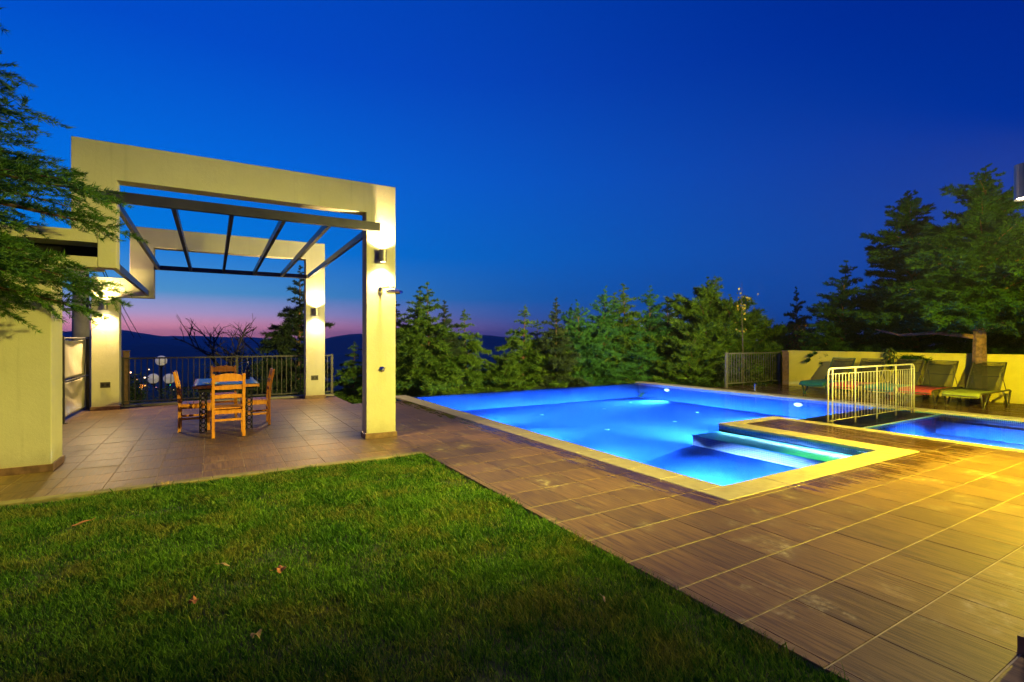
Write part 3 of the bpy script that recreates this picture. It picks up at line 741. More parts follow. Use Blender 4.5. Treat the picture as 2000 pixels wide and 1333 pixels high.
for a, b in zip(posts[:-1], posts[1:]):
    for k in range(1, 7):
        o = bpy.data.objects.new('bar', mb_); C.objects.link(o); o.parent = fe; o.location = (a+(b-a)*k/7, 0, 0)

# ================================================================== YELLOW WALL, LOUNGERS
yw = thing('boundary_wall', 'long low yellow rendered wall behind the sun loungers', 'wall', (16.2, 0, 0))
MB().box(0, 0.22, 0.9, 9.5, -0.3, 1.10).build('wall_body', M['ystucco'], yw, bevel=0.008)
MB().box(-0.02, 0.24, 0.88, 9.52, 1.101, 1.15).build('wall_cap', M['ystucco'], yw, bevel=0.006)
LC = {'lime': plain('lime_sling', (0.26, 0.29, 0.02), 0.6, 0, 0.08, 9), 'red': plain('coral_red_sling', (0.42, 0.05, 0.04), 0.6, 0, 0.08, 9),
      'teal': plain('teal_sling', (0.015, 0.14, 0.14), 0.6, 0, 0.08, 9)}
def lounger(label, x, y, col, rz=0.0, frame=None):
    fm = frame or M['alu']
    t = thing('sun_lounger', label, 'sun lounger', (x, y, 0), rz, 'sun loungers in front of the yellow wall')
    # foot at x=0, hinge at 1.28, back leans to +x
    W = 0.31
    for s in (-1, 1):
        yy = s*W
        MB().tube([(0.0, yy, 0.27), (0.06, yy, 0.325), (0.30, yy, 0.335), (1.85, yy, 0.335), (1.93, yy, 0.30)], 0.019, 8).build('side_rail', fm, t, smooth=True)
        MB().tube([(1.26, yy*0.95, 0.345), (1.72, yy*0.95, 0.97)], 0.016, 8).build('back_side_tube', fm, t, smooth=True)
        for (a, b) in (((0.10, 0.32), (0.22, 0.0)), ((0.50, 0.32), (0.26, 0.0)), ((1.45, 0.32), (1.66, 0.0)), ((1.90, 0.31), (1.74, 0.0))):
            MB().tube([(a[0], yy, a[1]), (b[0], yy*1.03, b[1]+0.012)], [0.02, 0.017], 8).build('leg', fm, t, smooth=True)
        MB().obox((0.20, yy*1.03, 0.012), (0.28, yy*1.03, 0.012), 0.045, 0.022).build('foot', fm, t)
        MB().obox((1.64, yy*1.03, 0.012), (1.76, yy*1.03, 0.012), 0.045, 0.022).build('foot', fm, t)
        MB().tube([(1.55, yy*0.8, 0.74), (1.74, yy*0.9, 0.34)], 0.010, 6).build('back_stay', fm, t)
    MB().tube([(0.0, -W, 0.27), (0.0, W, 0.27)], 0.017, 8).build('cross_bar', fm, t)
    for q, (xx, zz) in enumerate(((1.72, 0.97), (1.665, 0.89), (1.50, 0.665))):
        sag = 0.0 if q == 0 else 0.025
        MB().tube([(xx, -W*0.95, zz), (xx+sag*.8, -W*0.5, zz-sag*0.7), (xx+sag, 0, zz-sag), (xx+sag*.8, W*0.5, zz-sag*0.7), (xx, W*0.95, zz)], 0.012, 6).build('back_cross_bar', fm, t)
    def sheet(path, wdt, mat, name, nn=8):
        vs, fs = [], []
        for (xx, zz) in path:
            for k in range(nn+1):
                u = -1+2*k/nn
                vs.append((xx, u*wdt, zz-0.018*(1-u*u)))
        for i in range(len(path)-1):
            for k in range(nn):
                a = i*(nn+1)+k; fs.append((a, a+1, a+nn+2, a+nn+1))
        o = MB().add(vs, fs).build(name, mat, t, smooth=True)
        s_ = o.modifiers.new('solid', 'SOLIDIFY'); s_.thickness = 0.004
    sheet([(-0.015, 0.25), (0.0, 0.30), (0.06, 0.352), (0.35, 0.357), (0.8, 0.357), (1.27, 0.357)], W+0.012, LC[col], 'seat_sling')
    sheet([(1.265, 0.355), (1.5, 0.67), (1.715, 0.968)], W*0.93, M['sling'], 'back_sling')
    return t
tealf = plain('teal_frame', (0.03, 0.10, 0.10), 0.4, 0.2, 0.1, 6)
lounger('lime seated sling lounger in front of the thick cedar trunk', 14.02, 4.42, 'lime')
lounger('red seated sling lounger next to the lime one', 14.05, 5.27, 'red', 0.02)
lounger('teal seated sling lounger seen through the pool fence bars', 14.05, 6.02, 'teal', -0.02)
lounger('red seated sling lounger seen through the left end of the pool fence', 14.02, 6.81, 'red', 0.015)
lounger('teal framed sling lounger, leftmost of the row', 13.98, 7.58, 'teal', 0.0, tealf)
# shower foot / small bollard at pool corner
bl = thing('pool_bollard', 'small steel bollard on the far pool edge left of the loungers', 'bollard', (13.5, 8.9, 0))
MB().lathe((0, 0, 0), [(0.06, 0), (0.06, 0.012), (0.035, 0.016), (0.035, 0.22), (0.025, 0.235)], 14).build('shaft', M['chrome'], bl)

# ================================================================== HOUSE (behind and right of the camera)
ho = thing('house', 'corner of the house with brown plinth at the right edge', 'house', (3.335, 0.812, 0))
MB().box(0, 13.0, -4.0, 0, 0, 3.3).build('wall', M['stucco'], ho, bevel=0.006)
MB().box(-0.025, 13.02, -4.02, 0.018, 0.002, 0.085).build('plinth', M['plinth'], ho)
def cyl_lamp(label, pos, power, col, upf=0.5, size=radians(150)):
    t = thing('house_lamp', label, 'lamp', pos)
    MB().box(-0.04, 0.04, -0.16, -0.055, -0.05, 0.05).build('bracket', M['lampmetal'], t)
    MB().lathe((0, 0, 0), [(0.05, -0.09), (0.062, -0.10), (0.062, 0.10), (0.05, 0.09)], 28).build('lamp_body', M['lampmetal'], t)
    for s in (1, -1):
        MB().lathe((0, 0, s*0.092), [(0.049, -0.001), (0.049, 0.001)], 24).build('lens', M['lens'], t)
        ld = bpy.data.lights.new('house_spot', 'SPOT'); ld.energy = power*(upf if s > 0 else 1); ld.color = col
        ld.spot_size = size; ld.spot_blend = 0.5; ld.shadow_soft_size = 0.05
        lo = bpy.data.objects.new('house_spot', ld); C.objects.link(lo); lo.parent = t
        lo.location = (0, 0, s*0.108); lo.rotation_euler = (0 if s < 0 else pi, 0, 0)
    return t
cyl_lamp('cylindrical house lamp cut by the right edge of the picture', (4.07, 0.972, 2.42), P_HOUSE, (1.0, 0.86, 0.62))
def flood(label, pos, target, power, col, size):
    t = thing('flood_lamp', label, 'lamp', pos)
    p, q = Vector(pos), Vector(target); d = (q-p).normalized()
    b = MB().box(-0.11, 0.11, -0.08, 0.08, 0.0, 0.06).build('housing', M['steel'], t)
    b.rotation_mode = 'QUATERNION'; b.rotation_quaternion = (-d).to_track_quat('Z', 'Y')
    g = MB().box(-0.095, 0.095, -0.065, 0.065, -0.003, -0.001).build('lens', M['lens'], t)
    g.rotation_mode = 'QUATERNION'; g.rotation_quaternion = (-d).to_track_quat('Z', 'Y')
    MB().box(-0.02, 0.02, -0.10, -0.03, -0.02, 0.02).build('bracket', M['steel'], t)
    ld = bpy.data.lights.new('flood_light', 'SPOT'); ld.energy = power; ld.color = col; ld.spot_size = size; ld.spot_blend = 0.9; ld.shadow_soft_size = 0.08
    lo = bpy.data.objects.new('flood_light', ld); C.objects.link(lo); lo.parent = t
    lo.location = d*0.02; lo.rotation_mode = 'QUATERNION'; lo.rotation_quaternion = (-d).to_track_quat('Z', 'Y')
    return t
flood('yellow flood lamp high on the house facing the loungers', (9.2, 0.93, 3.0), (15.6, 6.0, 0.7), P_FLOOD*4.4, (1.0, 0.85, 0.02), radians(130))
flood('yellow flood lamp high on the house facing the deck', (8.2, 0.93, 3.0), (7.2, 3.0, 0.0), P_FLOOD*4.9, YELLOW, radians(128))
flood('yellow flood lamp high on the house facing the pergola', (5.6, 0.93, 3.1), (-0.2, 7.6, 0.1), P_FLOOD*4.2, (1.0, 0.87, 0.16), radians(68))
flood('yellow flood lamp high on the house facing the pool and trees', (9.9, 0.93, 3.1), (9.0, 16.0, 4.5), P_FLOOD*23.0, (1.0, 0.84, 0.26), radians(85))

# ================================================================== LAWN
tag(MB().box(-6.0, 2.395, -3.0, 6.295, -0.5, -0.035).build('lawn', M['soil']), kind='structure')
def vnoise(x, y, s, seed):
    r = np.random.RandomState(seed); tab = r.rand(64, 64)
    u, v = x*s, y*s; i, j = np.floor(u).astype(int), np.floor(v).astype(int); fu, fv = u-i, v-j
    fu, fv = fu*fu*(3-2*fu), fv*fv*(3-2*fv); g = lambda a, b: tab[a % 64, b % 64]
    return (g(i, j)*(1-fu)+g(i+1, j)*fu)*(1-fv)+(g(i, j+1)*(1-fu)+g(i+1, j+1)*fu)*fv
rng = np.random.RandomState(3)
NB = 1900000
X = rng.uniform(-4.5, 2.398, NB); Y = rng.uniform(0.3, 6.29, NB)
R_ = X*cos(TH)-Y*sin(TH); F_ = X*sin(TH)+Y*cos(TH)
dens = np.clip(0.24*(5.0/np.maximum(F_, 1.6))**0.6, 0, 0.34)
clump = vnoise(X, Y, 7.0, 5)*0.5+vnoise(X, Y, 2.2, 6)*0.5
keep = (F_ > 1.7) & (np.abs(R_/F_) < 1.10) & (1.5/F_ < 0.73) & (rng.rand(NB) < dens*(0.35+1.35*clump))
X, Y, F_, clump = X[keep], Y[keep], F_[keep], clump[keep]
n = len(X)
edge = np.clip((2.40-X)/0.10, 0, 1)
h = rng.uniform(0.018, 0.044, n)*(0.45+1.2*clump) + 0.020*(1-edge)*rng.rand(n)
stray = rng.rand(n) < 0.02; h[stray] *= 1.7
wd = rng.uniform(0.0014, 0.0026, n)*np.clip(F_/3.0, 0.9, 1.8)
az = rng.uniform(0, 2*pi, n); fa = rng.uniform(0, 2*pi, n)
lean = rng.uniform(0.1, 0.9, n)*h
wind = 0.35*h
sx, sy = np.cos(fa)*wd, np.sin(fa)*wd
dx, dy = np.cos(az)*lean-wind*0.4+0.012*(1-edge), np.sin(az)*lean+wind*0.3+0.015*(Y > 6.2)
z0 = np.full(n, -0.036)
def P3(x, y, z): return np.stack([x, y, z], 1)
b0, b1 = P3(X-sx, Y-sy, z0), P3(X+sx, Y+sy, z0)
m0, m1 = P3(X-sx*.8+dx*.35, Y-sy*.8+dy*.35, z0+h*.6), P3(X+sx*.8+dx*.35, Y+sy*.8+dy*.35, z0+h*.6)
tp = P3(X+dx, Y+dy, z0+h)
V = np.stack([b0, b1, m1, tp, m0], 1)
tag(tri_mesh('grass', V, 5, M['grass']), 'short green lawn grass with dry patches', 'grass', kind='stuff')
# fallen leaves on the lawn
def fallen_leaf(label, px, py, size, mat, rz, lobes=5):
    gx, gy = px_ground(px, py, -0.01)
    t = thing('fallen_leaf', label, 'leaf', (gx, gy, 0.03), rz, 'dry leaves on the lawn')
    n = 24; vs = [(0, 0, 0.006)]; fs = []
    for k in range(n):
        a = 2*pi*k/n; rr = size*(0.55+0.45*abs(cos(a*lobes/2))**0.7)*(1.0 if lobes > 2 else 1)
        if lobes == 2: rr = size*sqrt(1/((cos(a))**2+(sin(a)/0.28)**2))
        vs.append((rr*cos(a), rr*sin(a), (0.012*sin(3*a)+0.008*cos(2*a)+0.2*rr*abs(sin(a))) if lobes > 2 else 0.3*abs(rr*sin(a))+0.006*cos(a)))
    for k in range(n): fs.append((0, 1+k, 1+(k+1) % n))
    o = MB().add(vs, fs).build('blade', mat, t); s_ = o.modifiers.new('solid', 'SOLIDIFY'); s_.thickness = 0.0012
    MB().tube([(size*0.5, 0, 0.008), (size*1.1, 0.005, 0.002), (size*1.6, 0.02, 0.012)], 0.0018, 5).build('stalk', mat, t)
fallen_leaf('long reddish brown leaf on the lawn near the left edge', 158, 1032, 0.065, M['deadleaf'], 0.5, 2)
fallen_leaf('small red lobed leaf in the middle of the dark lawn', 378, 1188, 0.028, M['deadleaf'], 1.2, 5)
fallen_leaf('curled tan leaf on the lawn above the red lobed leaf', 440, 1115, 0.034, M['tanleaf'], 2.4, 2)
fallen_leaf('russet leaf in the brown bare spot of the lawn', 548, 1124, 0.040, M['deadleaf'], 3.0, 5)
fallen_leaf('pale leaf lying close to the kerb on the lawn', 322, 953, 0.04, M['tanleaf'], 0.2, 5)
fallen_leaf('tan lobed leaf near the bottom middle of the lawn', 500, 1256, 0.026, M['tanleaf'], 4.0, 5)
fallen_leaf('pale dry leaf on the lawn nearest the deck edge', 1180, 1184, 0.022, M['tanleaf'], 1.0, 2)

# ================================================================== TREES
def needles(P, A, n, Ln, wd, spread, rng, up=0.15, S=None):
    k = len(P); S = np.repeat(np.ones(k) if S is None else S, n)[:, None]; P = np.repeat(P, n, 0); A = np.repeat(A, n, 0)
    d = A+rng.normal(0, spread, A.shape); d[:, 2] += up; d /= np.linalg.norm(d, axis=1)[:, None]+1e-9
    P = P+rng.normal(0, Ln*0.15, P.shape)*S
    s = np.cross(d, rng.normal(0, 1, d.shape)); s /= np.linalg.norm(s, axis=1)[:, None]+1e-9
    l_ = Ln*rng.uniform(0.6, 1.25, (len(P), 1)); w_ = wd*rng.uniform(0.7, 1.3, (len(P), 1))
    l_ = l_*S; w_ = w_*(0.4+0.6*S)
    return np.stack([P-s*w_, P+s*w_, P+d*l_], 1)
def conifer(name, seed, H, R, z_first=0.05, whorls=22, per=6, mat='needle', droop=0.25, rise=0.15, taper=1.0, Ln=0.16, wd=0.013,
            per_pt=12, pt=0.06, trunk=0.09, bark='bark', layered=0.0, irregular=0.34, leaders=0, twig_ang=1.0, minlen=0.06):
    rng = np.random.RandomState(seed)
    root = bpy.data.objects.new(name, None); C.objects.link(root)
    tr = MB(); lean = rng.normal(0, 0.03, 2)
    def axis(z): t = z/H; return np.array([lean[0]*H*t*t+0.03*H*0.1*sin(5*t+seed), lean[1]*H*t*t+0.03*H*0.1*cos(4*t+seed), z])
    zs = np.linspace(0, H*0.97, 9)
    tr.tube([axis(z) for z in zs], [trunk*(1-0.93*z/H) for z in zs], 8)
    PP, AA, SS = [], [], []
    for w in range(whorls):
        t = w/(whorls-1); z = H*(z_first+(0.985-z_first)*t**0.9)
        base = R*(1-t)**taper*(1+layered*sin(w*2.1+seed))+minlen
        nb = max(3, int(per*(1-0.4*t)))
        a0 = rng.uniform(0, 2*pi)
        for b in range(nb):
            az = a0+2*pi*b/nb+rng.normal(0, 0.28); Lb = base*rng.uniform(1-irregular*1.4, 1+irregular)
            zz = z+rng.normal(0, H*0.012); o = axis(max(0.05, zz)); dirv = np.array([cos(az), sin(az), 0])
            el = rise+0.55*t
            f = lambda s: o+dirv*(Lb*s)+np.array([0, 0, Lb*(el*s-droop*s*s*1.4)])
            if Lb > 0.35: tr.tube([f(0), f(0.5), f(0.95)], [max(0.006, 0.022*Lb), max(0.004, 0.012*Lb), 0.003], 4, cap=False)
            ns = max(2, int(Lb/0.13)); sz = min(1.0, 0.25+0.75*Lb/(0.35*R))
            for k in range(ns+1):
                s = 0.12+0.88*k/ns; p = f(s); tan = f(min(1, s+0.05))-f(s-0.05); tan /= np.linalg.norm(tan)
                lat = np.cross(tan, [0, 0, 1.0]); lat /= np.linalg.norm(lat)+1e-9
                for sd in (-1, 1):
                    tl = (0.10*sz+0.42*Lb*(1-0.75*s)*min(1, s*2.5+0.2))*rng.uniform(0.6, 1.25)
                    td = tan*0.75+lat*sd*twig_ang*rng.uniform(0.6, 1.1)+np.array([0, 0, rng.normal(-0.05, 0.22)]); td /= np.linalg.norm(td)
                    m = max(2, int(tl/pt))
                    for q in range(m):
                        u = (q+0.5)/m
                        PP.append(p+td*tl*u+np.array([0, 0, -droop*0.35*tl*u*u])); AA.append(td); SS.append(sz)
    # leader
    for q in range(14): PP.append(axis(H*(0.9+0.1*q/13))); AA.append(np.array([0, 0, 1.0])); SS.append(0.30)
    P, A = np.array(PP), np.array(AA)
    tr.build('trunk', M[bark], root)
    tri_mesh('crown', needles(P, A, per_pt, Ln, wd, 0.5, rng, S=np.array(SS)), 3, M[mat], root)
    return root
protos = {
    'slim':  conifer('conifer_tree', 11, 6.0, 1.8, 0.02, 26, 8, 'needle', rise=0.3, irregular=0.4),
    'wide':  conifer('conifer_tree', 12, 6.0, 2.3, 0.02, 22, 7, 'needle', droop=0.36, rise=0.28, irregular=0.42),
    'blue':  conifer('conifer_tree', 13, 6.0, 2.2, 0.02, 24, 8, 'needle_blue', droop=0.2, rise=0.42, irregular=0.4),
    'bushy': conifer('conifer_tree', 14, 5.0, 2.2, 0.02, 20, 8, 'needle', droop=0.18, rise=0.5, taper=0.75, irregular=0.42),
    'dark':  conifer('conifer_tree', 15, 6.0, 1.9, 0.02, 24, 7, 'needle_dark', rise=0.3, irregular=0.4),
}
used = set()
def tree(kind, label, px, py_top, depth, rz, width=1.0, zbase=-2.2, group='conifers behind the pool'):
    p = px_depth(px, py_top, depth); H0 = 5.0 if kind == 'bushy' else 6.0
    s = (p.z-zbase)/H0
    o = protos[kind] if kind not in used else copy_tree(protos[kind])
    used.add(kind)
    o.location = (p.x, p.y, zbase); o.scale = (s*width, s*width, s); o.rotation_euler = (0, 0, rz)
    return tag(o, label, 'tree', group)
tree('slim', 'slim conifer just right of the front pergola pillar', 806, 560, 17.4, 0.3, 1.0)
tree('slim', 'tallest slim conifer of the left clump behind the pool', 842, 552, 17.2, 1.9, 1.0)
tree('dark', 'short dark conifer between the tall left clump and its drooping neighbour', 868, 588, 17.6, 2.2, 0.9)
tree('wide', 'drooping conifer at the right end of the left clump', 912, 604, 18.2, 4.0, 0.85)
tree('wide', 'yellow green spreading conifer standing right of the hill gap', 1020, 597, 18.8, 0.8, 0.92)
tree('dark', 'dark narrow conifer with forked top behind the pool middle', 1086, 582, 18.5, 5.0, 0.8)
tree('blue', 'blue green conifer left in the thick middle clump', 1135, 592, 19.6, 0.5, 0.95)
tree('blue', 'tall blue green conifer second in the middle clump', 1175, 566, 20.0, 2.6, 0.9)
tree('slim', 'pointed conifer in the centre of the middle clump', 1222, 558, 20.4, 3.9, 1.1)
tree('blue', 'broad blue green conifer right in the middle clump', 1268, 564, 20.2, 4.4, 0.95)
tree('blue', 'low blue green conifer in front of the middle clump over the water edge', 1250, 640, 19.2, 1.1, 1.0, -1.6)
tree('dark', 'dark conifer behind the right end of the middle clump', 1305, 580, 20.0, 1.4, 0.95)
tree('bushy', 'broad bushy conifer left of the yellow leaved sapling', 1378, 550, 19.5, 0.2, 0.85)
tree('bushy', 'bushy bright green conifer behind the far railing', 1480, 612, 20.5, 2.5, 0.9)
tree('bushy', 'bushy conifer between the broad one and the sapling', 1420, 585, 19.0, 4.2, 0.9)
tree('dark', 'small dark spire of a distant conifer left of the big cedars', 1557, 560, 27.0, 0.4, 0.6)
tree('dark', 'tall dark conifer left of the rear right pergola pillar', 583, 520, 19.0, 3.3, 0.85)
tree('wide', 'low spreading conifer between the pergola pillars', 690, 668, 18.0, 2.0, 0.9, -2.4)
tree('wide', 'low conifer in front of the left clump beside the overflow edge', 860, 655, 17.6, 5.4, 1.0, -2.2)
tree('bushy', 'low leafy conifer in front of the middle gap at the overflow edge', 985, 690, 18.2, 1.0, 0.95, -2.2)
tree('bushy', 'low conifer at the foot of the dark forked one', 1085, 675, 19.0, 3.2, 0.95, -2.2)
tree('bushy', 'low conifer under the broad bushy one at the pool corner', 1350, 650, 18.2, 5.0, 1.0, -1.8)
tree('slim', 'slim conifer directly behind the shower pillar', 775, 590, 19.5, 4.4, 1.1)
tree('wide', 'pale spreading conifer between the hill gap and the forked one', 1052, 625, 20.5, 2.7, 0.8)
tree('blue', 'blue green conifer behind the left edge of the middle clump', 1108, 600, 21.5, 3.4, 0.9)
tree('slim', 'slender conifer tip rising behind the middle clump', 1198, 572, 22.0, 0.9, 1.1)
tree('blue', 'blue green conifer between the middle clump and the broad bushy one', 1330, 590, 21.0, 5.6, 0.95)
tree('bushy', 'bushy conifer behind the brown post of the yellow wall', 1535, 635, 21.5, 1.7, 0.8)
for k, (kind, o) in enumerate(protos.items()):
    if kind not in used: bpy.data.objects.remove(o)
# big cedars at right
ca = conifer('cedar_tree', 31, 5.6, 1.75, 0.31, 26, 8, 'needle_right', droop=0.16, rise=0.34, taper=1.0, Ln=0.11, wd=0.013, per_pt=18, pt=0.055, trunk=0.17, layered=0.22, irregular=0.35)
pa = px_depth(1927, 780, 12.4); ca.location = (15.85, 4.62, 0); ca.rotation_euler = (0, 0, 0.6)
tag(ca, 'large cedar with bare lower trunk behind the lime lounger', 'tree', 'cedars by the yellow wall')
limb = MB().tube([(0.0, 0.0, 1.55), (-0.25, 0.75, 1.68), (-0.35, 1.5, 1.62), (-0.3, 2.1, 1.78)], [0.06, 0.05, 0.035, 0.015], 7)
lo_ = limb.build('limb', M['bark'], ca, smooth=True); lo_.rotation_euler = (0, 0, -0.6)
cb = conifer('cedar_tree', 32, 6.6, 1.85, 0.24, 26, 7, 'needle_right', droop=0.16, rise=0.32, taper=0.85, Ln=0.12, wd=0.014, per_pt=16, pt=0.055, trunk=0.16, layered=0.25, irregular=0.38)
pb = px_depth(1790, 372, 15.2); cb.location = (pb.x, pb.y, -0.9); s_ = (pb.z+0.9)/6.6; cb.scale = (s_, s_, s_)
tag(cb, 'tall cedar in the middle of the group behind the yellow wall', 'tree', 'cedars by the yellow wall')
cc = conifer('cedar_tree', 33, 4.8, 1.35, 0.1, 22, 7, 'needle_right', droop=0.18, rise=0.36, Ln=0.12, wd=0.014, per_pt=14, trunk=0.08, irregular=0.35)
pc = px_depth(1640, 515, 16.5); cc.location = (pc.x, pc.y, -1.0); s_ = (pc.z+1.0)/4.8; cc.scale = (s_, s_, s_)
tag(cc, 'small cedar with pointed top, leftmost of the cedars by the wall', 'tree', 'cedars by the yellow wall')
cd = copy_tree(cb); pd_ = px_depth(2010, 425, 14.2); cd.location = (pd_.x, pd_.y, -0.8); s_ = (pd_.z+0.8)/6.6; cd.scale = (s_*1.1, s_*1.1, s_); cd.rotation_euler = (0, 0, 2.2)
tag(cd, 'cedar at the right edge below the house lamp', 'tree', 'cedars by the yellow wall')
# feathery cedar close to the camera at the left
fl_ = conifer('feathery_cedar', 41, 4.75, 1.27, 0.43, 38, 10, 'needle_near', droop=0.20, rise=0.14, taper=0.62, Ln=0.060, wd=0.0042, per_pt=13, pt=0.04, trunk=0.08, irregular=0.42, minlen=0.25)
fl_.location = (-2.62, 6.02, -0.04)
tag(fl_, 'feathery cedar reaching in from the left in front of the pergola', 'tree')

# bare tree beyond the railing
def bare_tree(name, label, loc, H, seed):
    rng = random.Random(seed); t = thing(name, label, 'tree', loc); m = MB()
    def grow(p, d, l_, r, lev):
        q = p+d*l_*0.5+Vector((rng.gauss(0, .04), rng.gauss(0, .04), 0))*l_; e = p+d*l_
        m.tube([p, q, e], [r, r*0.85, r*0.7], 5 if lev < 2 else 3, cap=False)
        if lev >= 5: return
        for k in range(3 if lev < 4 else 2):
            nd = (d+Vector((rng.gauss(0, .5), rng.gauss(0, .5), rng.gauss(0.08, .28)))).normalized()
            grow(p+d*l_*rng.uniform(0.6, 1.0), nd, l_*rng.uniform(0.55, 0.85), r*0.6, lev+1)
    grow(Vector((0, 0, 0)), Vector((0, 0, 1)), H*0.30, H*0.022, 0)
    m.build('branches', M['grey_bark'], t)
p = px_depth(445, 700, 27); bare_tree('bare_tree', 'leafless dark tree on the horizon beyond the dining table', (p.x, p.y, -2.6), 8.2, 5)
p = px_depth(530, 700, 30); bare_tree('bare_tree', 'small leafless tree left of the tall dark conifer', (p.x, p.y, -2.6), 6.4, 9)
# leafy shrubs
def shrub(label, px, py_top, depth, w, zbase, mat, seed, lf=0.07, n=5200, name='shrub', group='shrubs beyond the terrace'):
    rng = np.random.RandomState(seed); p = px_depth(px, py_top, depth); H = p.z-zbase
    t = thing(name, label, 'shrub', (p.x, p.y, zbase), group=group)
    cl = 26; cen = np.stack([rng.normal(0, w*0.36, cl), rng.normal(0, w*0.36, cl), rng.uniform(0.25, 0.95, cl)*H], 1)
    idx = rng.randint(0, cl, n); P = cen[idx]+rng.normal(0, 1, (n, 3))*np.array([w*0.16, w*0.16, H*0.09])
    P[:, 2] = np.clip(P[:, 2], 0.05, H*1.02)
    A = rng.normal(0, 1, (n, 3)); A /= np.linalg.norm(A, axis=1)[:, None]
    s = np.cross(A, rng.normal(0, 1, A.shape)); s /= np.linalg.norm(s, axis=1)[:, None]
    l_ = lf*rng.uniform(0.6, 1.3, (n, 1))
    tri_mesh('leaves', np.stack([P, P+A*l_*.5+s*l_*.3, P+A*l_, P+A*l_*.5-s*l_*.3], 1), 4, mat, t)
    m = MB()
    for c in cen[:14]: m.tube([(0, 0, 0), (c[0]*.5, c[1]*.5, c[2]*.6), tuple(c)], [0.02, 0.012, 0.005], 4, cap=False)
    m.build('stems', M['grey_bark'], t)
shrub('dark shrub with russet leaves left of the cedars above the wall', 1575, 640, 18.0, 0.9, -0.9, M['redshrub'], 51)
shrub('dark hedge shrub left of the smallest cedar above the yellow wall', 1622, 645, 18.5, 1.1, -0.9, M['shrub'], 52)
shrub('dark hedge shrub behind the middle of the yellow wall', 1700, 652, 18.5, 1.3, -0.9, M['shrub'], 53)
shrub('hedge shrub behind the wall left of the thick trunk', 1840, 668, 17.0, 1.2, -0.9, M['shrub'], 54)
shrub('green shrub beyond the railing below the globe lamp', 258, 735, 15.0, 0.45, -1.6, M['shrub'], 55, 0.05)
shrub('low green shrub beyond the railing right of the globe lamp', 345, 760, 15.6, 0.9, -1.8, M['shrub'], 56, 0.05)
shrub('dark round bush beyond the railing behind the far chair', 430, 715, 22.0, 1.6, -2.4, M['shrub'], 57)
shrub('dark round bush beyond the railing left of the tall dark conifer', 520, 685, 23.0, 1.3, -2.4, M['shrub'], 58)
shrub('low bush under the far railing behind its bars', 1450, 712, 17.0, 0.9, -1.2, M['shrub'], 59)
# sapling with a few yellow leaves
t = thing('yellow_sapling', 'thin sapling with a few yellow leaves among the conifers', 'tree', tuple(px_depth(1450, 740, 16.5)[:2])+(-1.2,))
zt = px_depth(1450, 552, 16.5).z+1.2
MB().tube([(0, 0, 0), (0.03, 0, zt*.5), (-0.04, 0, zt*.8), (-0.02, 0.0, zt)], [0.025, 0.018, 0.01, 0.004], 6).build('stem', M['grey_bark'], t)
rng2 = random.Random(4); ml = MB()
for k in range(46):
    c0 = Vector((rng2.gauss(0.0, 0.16), rng2.gauss(0, 0.14), zt*rng2.choice((rng2.uniform(0.80, 0.93), rng2.uniform(0.6, 0.95)))))
    a = Vector((rng2.gauss(0, 1), rng2.gauss(0, 1), rng2.gauss(-0.5, 1))).normalized(); s = a.cross(Vector((rng2.gauss(0, 1), 1, 0.3))).normalized(); l_ = rng2.uniform(0.07, 0.13)
    ml.add([c0, c0+a*l_*.5+s*l_*.35, c0+a*l_, c0+a*l_*.5-s*l_*.35], [(0, 1, 2, 3)])
ml.build('leaves', M['yleaf'], t)
# broad leaved plant in front of the yellow wall
t = thing('potted_plant', 'leafy plant in front of the yellow wall between loungers', 'plant', (16.0, 6.55, 0))
MB().lathe((0, 0, 0), [(0.10, 0), (0.14, 0.22), (0.15, 0.24), (0.13, 0.24), (0.12, 0.20)], 18).build('pot', M['rust'], t)
MB().tube([(0, 0, 0.15), (0.02, 0, 0.6), (-0.02, 0.02, 1.22)], [0.018, 0.014, 0.008], 6).build('stem', M['bark'], t)
lf = MB()
for k in range(34):
    a = k*2.4; z_ = 0.75+0.5*(k/34); l_ = 0.30-0.12*(k/34); d = Vector((cos(a)*0.5-0.2, sin(a), 0)); u = Vector((-sin(a), cos(a), 0))
    b_ = Vector((0, 0, z_)); pts = []
    for q, (s, w, dz) in enumerate(((0, 0.008, 0), (0.4, 0.035, 0.05), (0.75, 0.03, 0.02), (1.0, 0.002, -0.07))):
        c0 = b_+d*(l_*s)+Vector((0, 0, dz)); pts += [c0-u*w, c0+u*w]
    lf.add(pts, [(0, 1, 3, 2), (2, 3, 5, 4), (4, 5, 7, 6)])
lf.build('leaves', M['shrub'], t)

# ================================================================== UTILITY POLE, GLOBE LAMP, FAR HOUSE, TOWN LIGHTS
pp_ = px_depth(158, 700, 16.5)
t = thing('utility_pole', 'concrete utility pole with cross arms behind the left pergola wall', 'pole', (pp_.x, pp_.y, -2.0))
MB().lathe((0, 0, 0), [(0.26, 0), (0.24, 3.0), (0.20, 6.9)], 14).build('shaft', M['conc_pole'], t, smooth=True)
ux, uy = cos(TH), -sin(TH)
for zz, half in ((px_depth(0, 548, 16.5).z+2, 0.62), (px_depth(0, 606, 16.5).z+2, 0.62)):
    arm = MB().box(-half, half, -0.32, -0.24, -0.05, 0.05).build('cross_arm', M['conc_pole'], t, loc=(0, 0, zz)); arm.rotation_euler = (0, 0, -TH)
    for s in (-0.55, -0.35, 0.45):
        MB().lathe((s, -0.28, 0.051), [(0.02, 0), (0.045, 0.03), (0.03, 0.06), (0.045, 0.09), (0.02, 0.13)], 10).build('insulator', M['wire'], arm)
MB().tube([(0.25*ux, 0.25*uy-.1, 4.85), (0.36*ux, 0.36*uy-.2, 4.6), (0.45*ux, .45*uy-.2, 4.45), (0.6*ux, .6*uy, 4.4)], 0.03, 6).build('cable_loop', M['wire'], t, smooth=True)
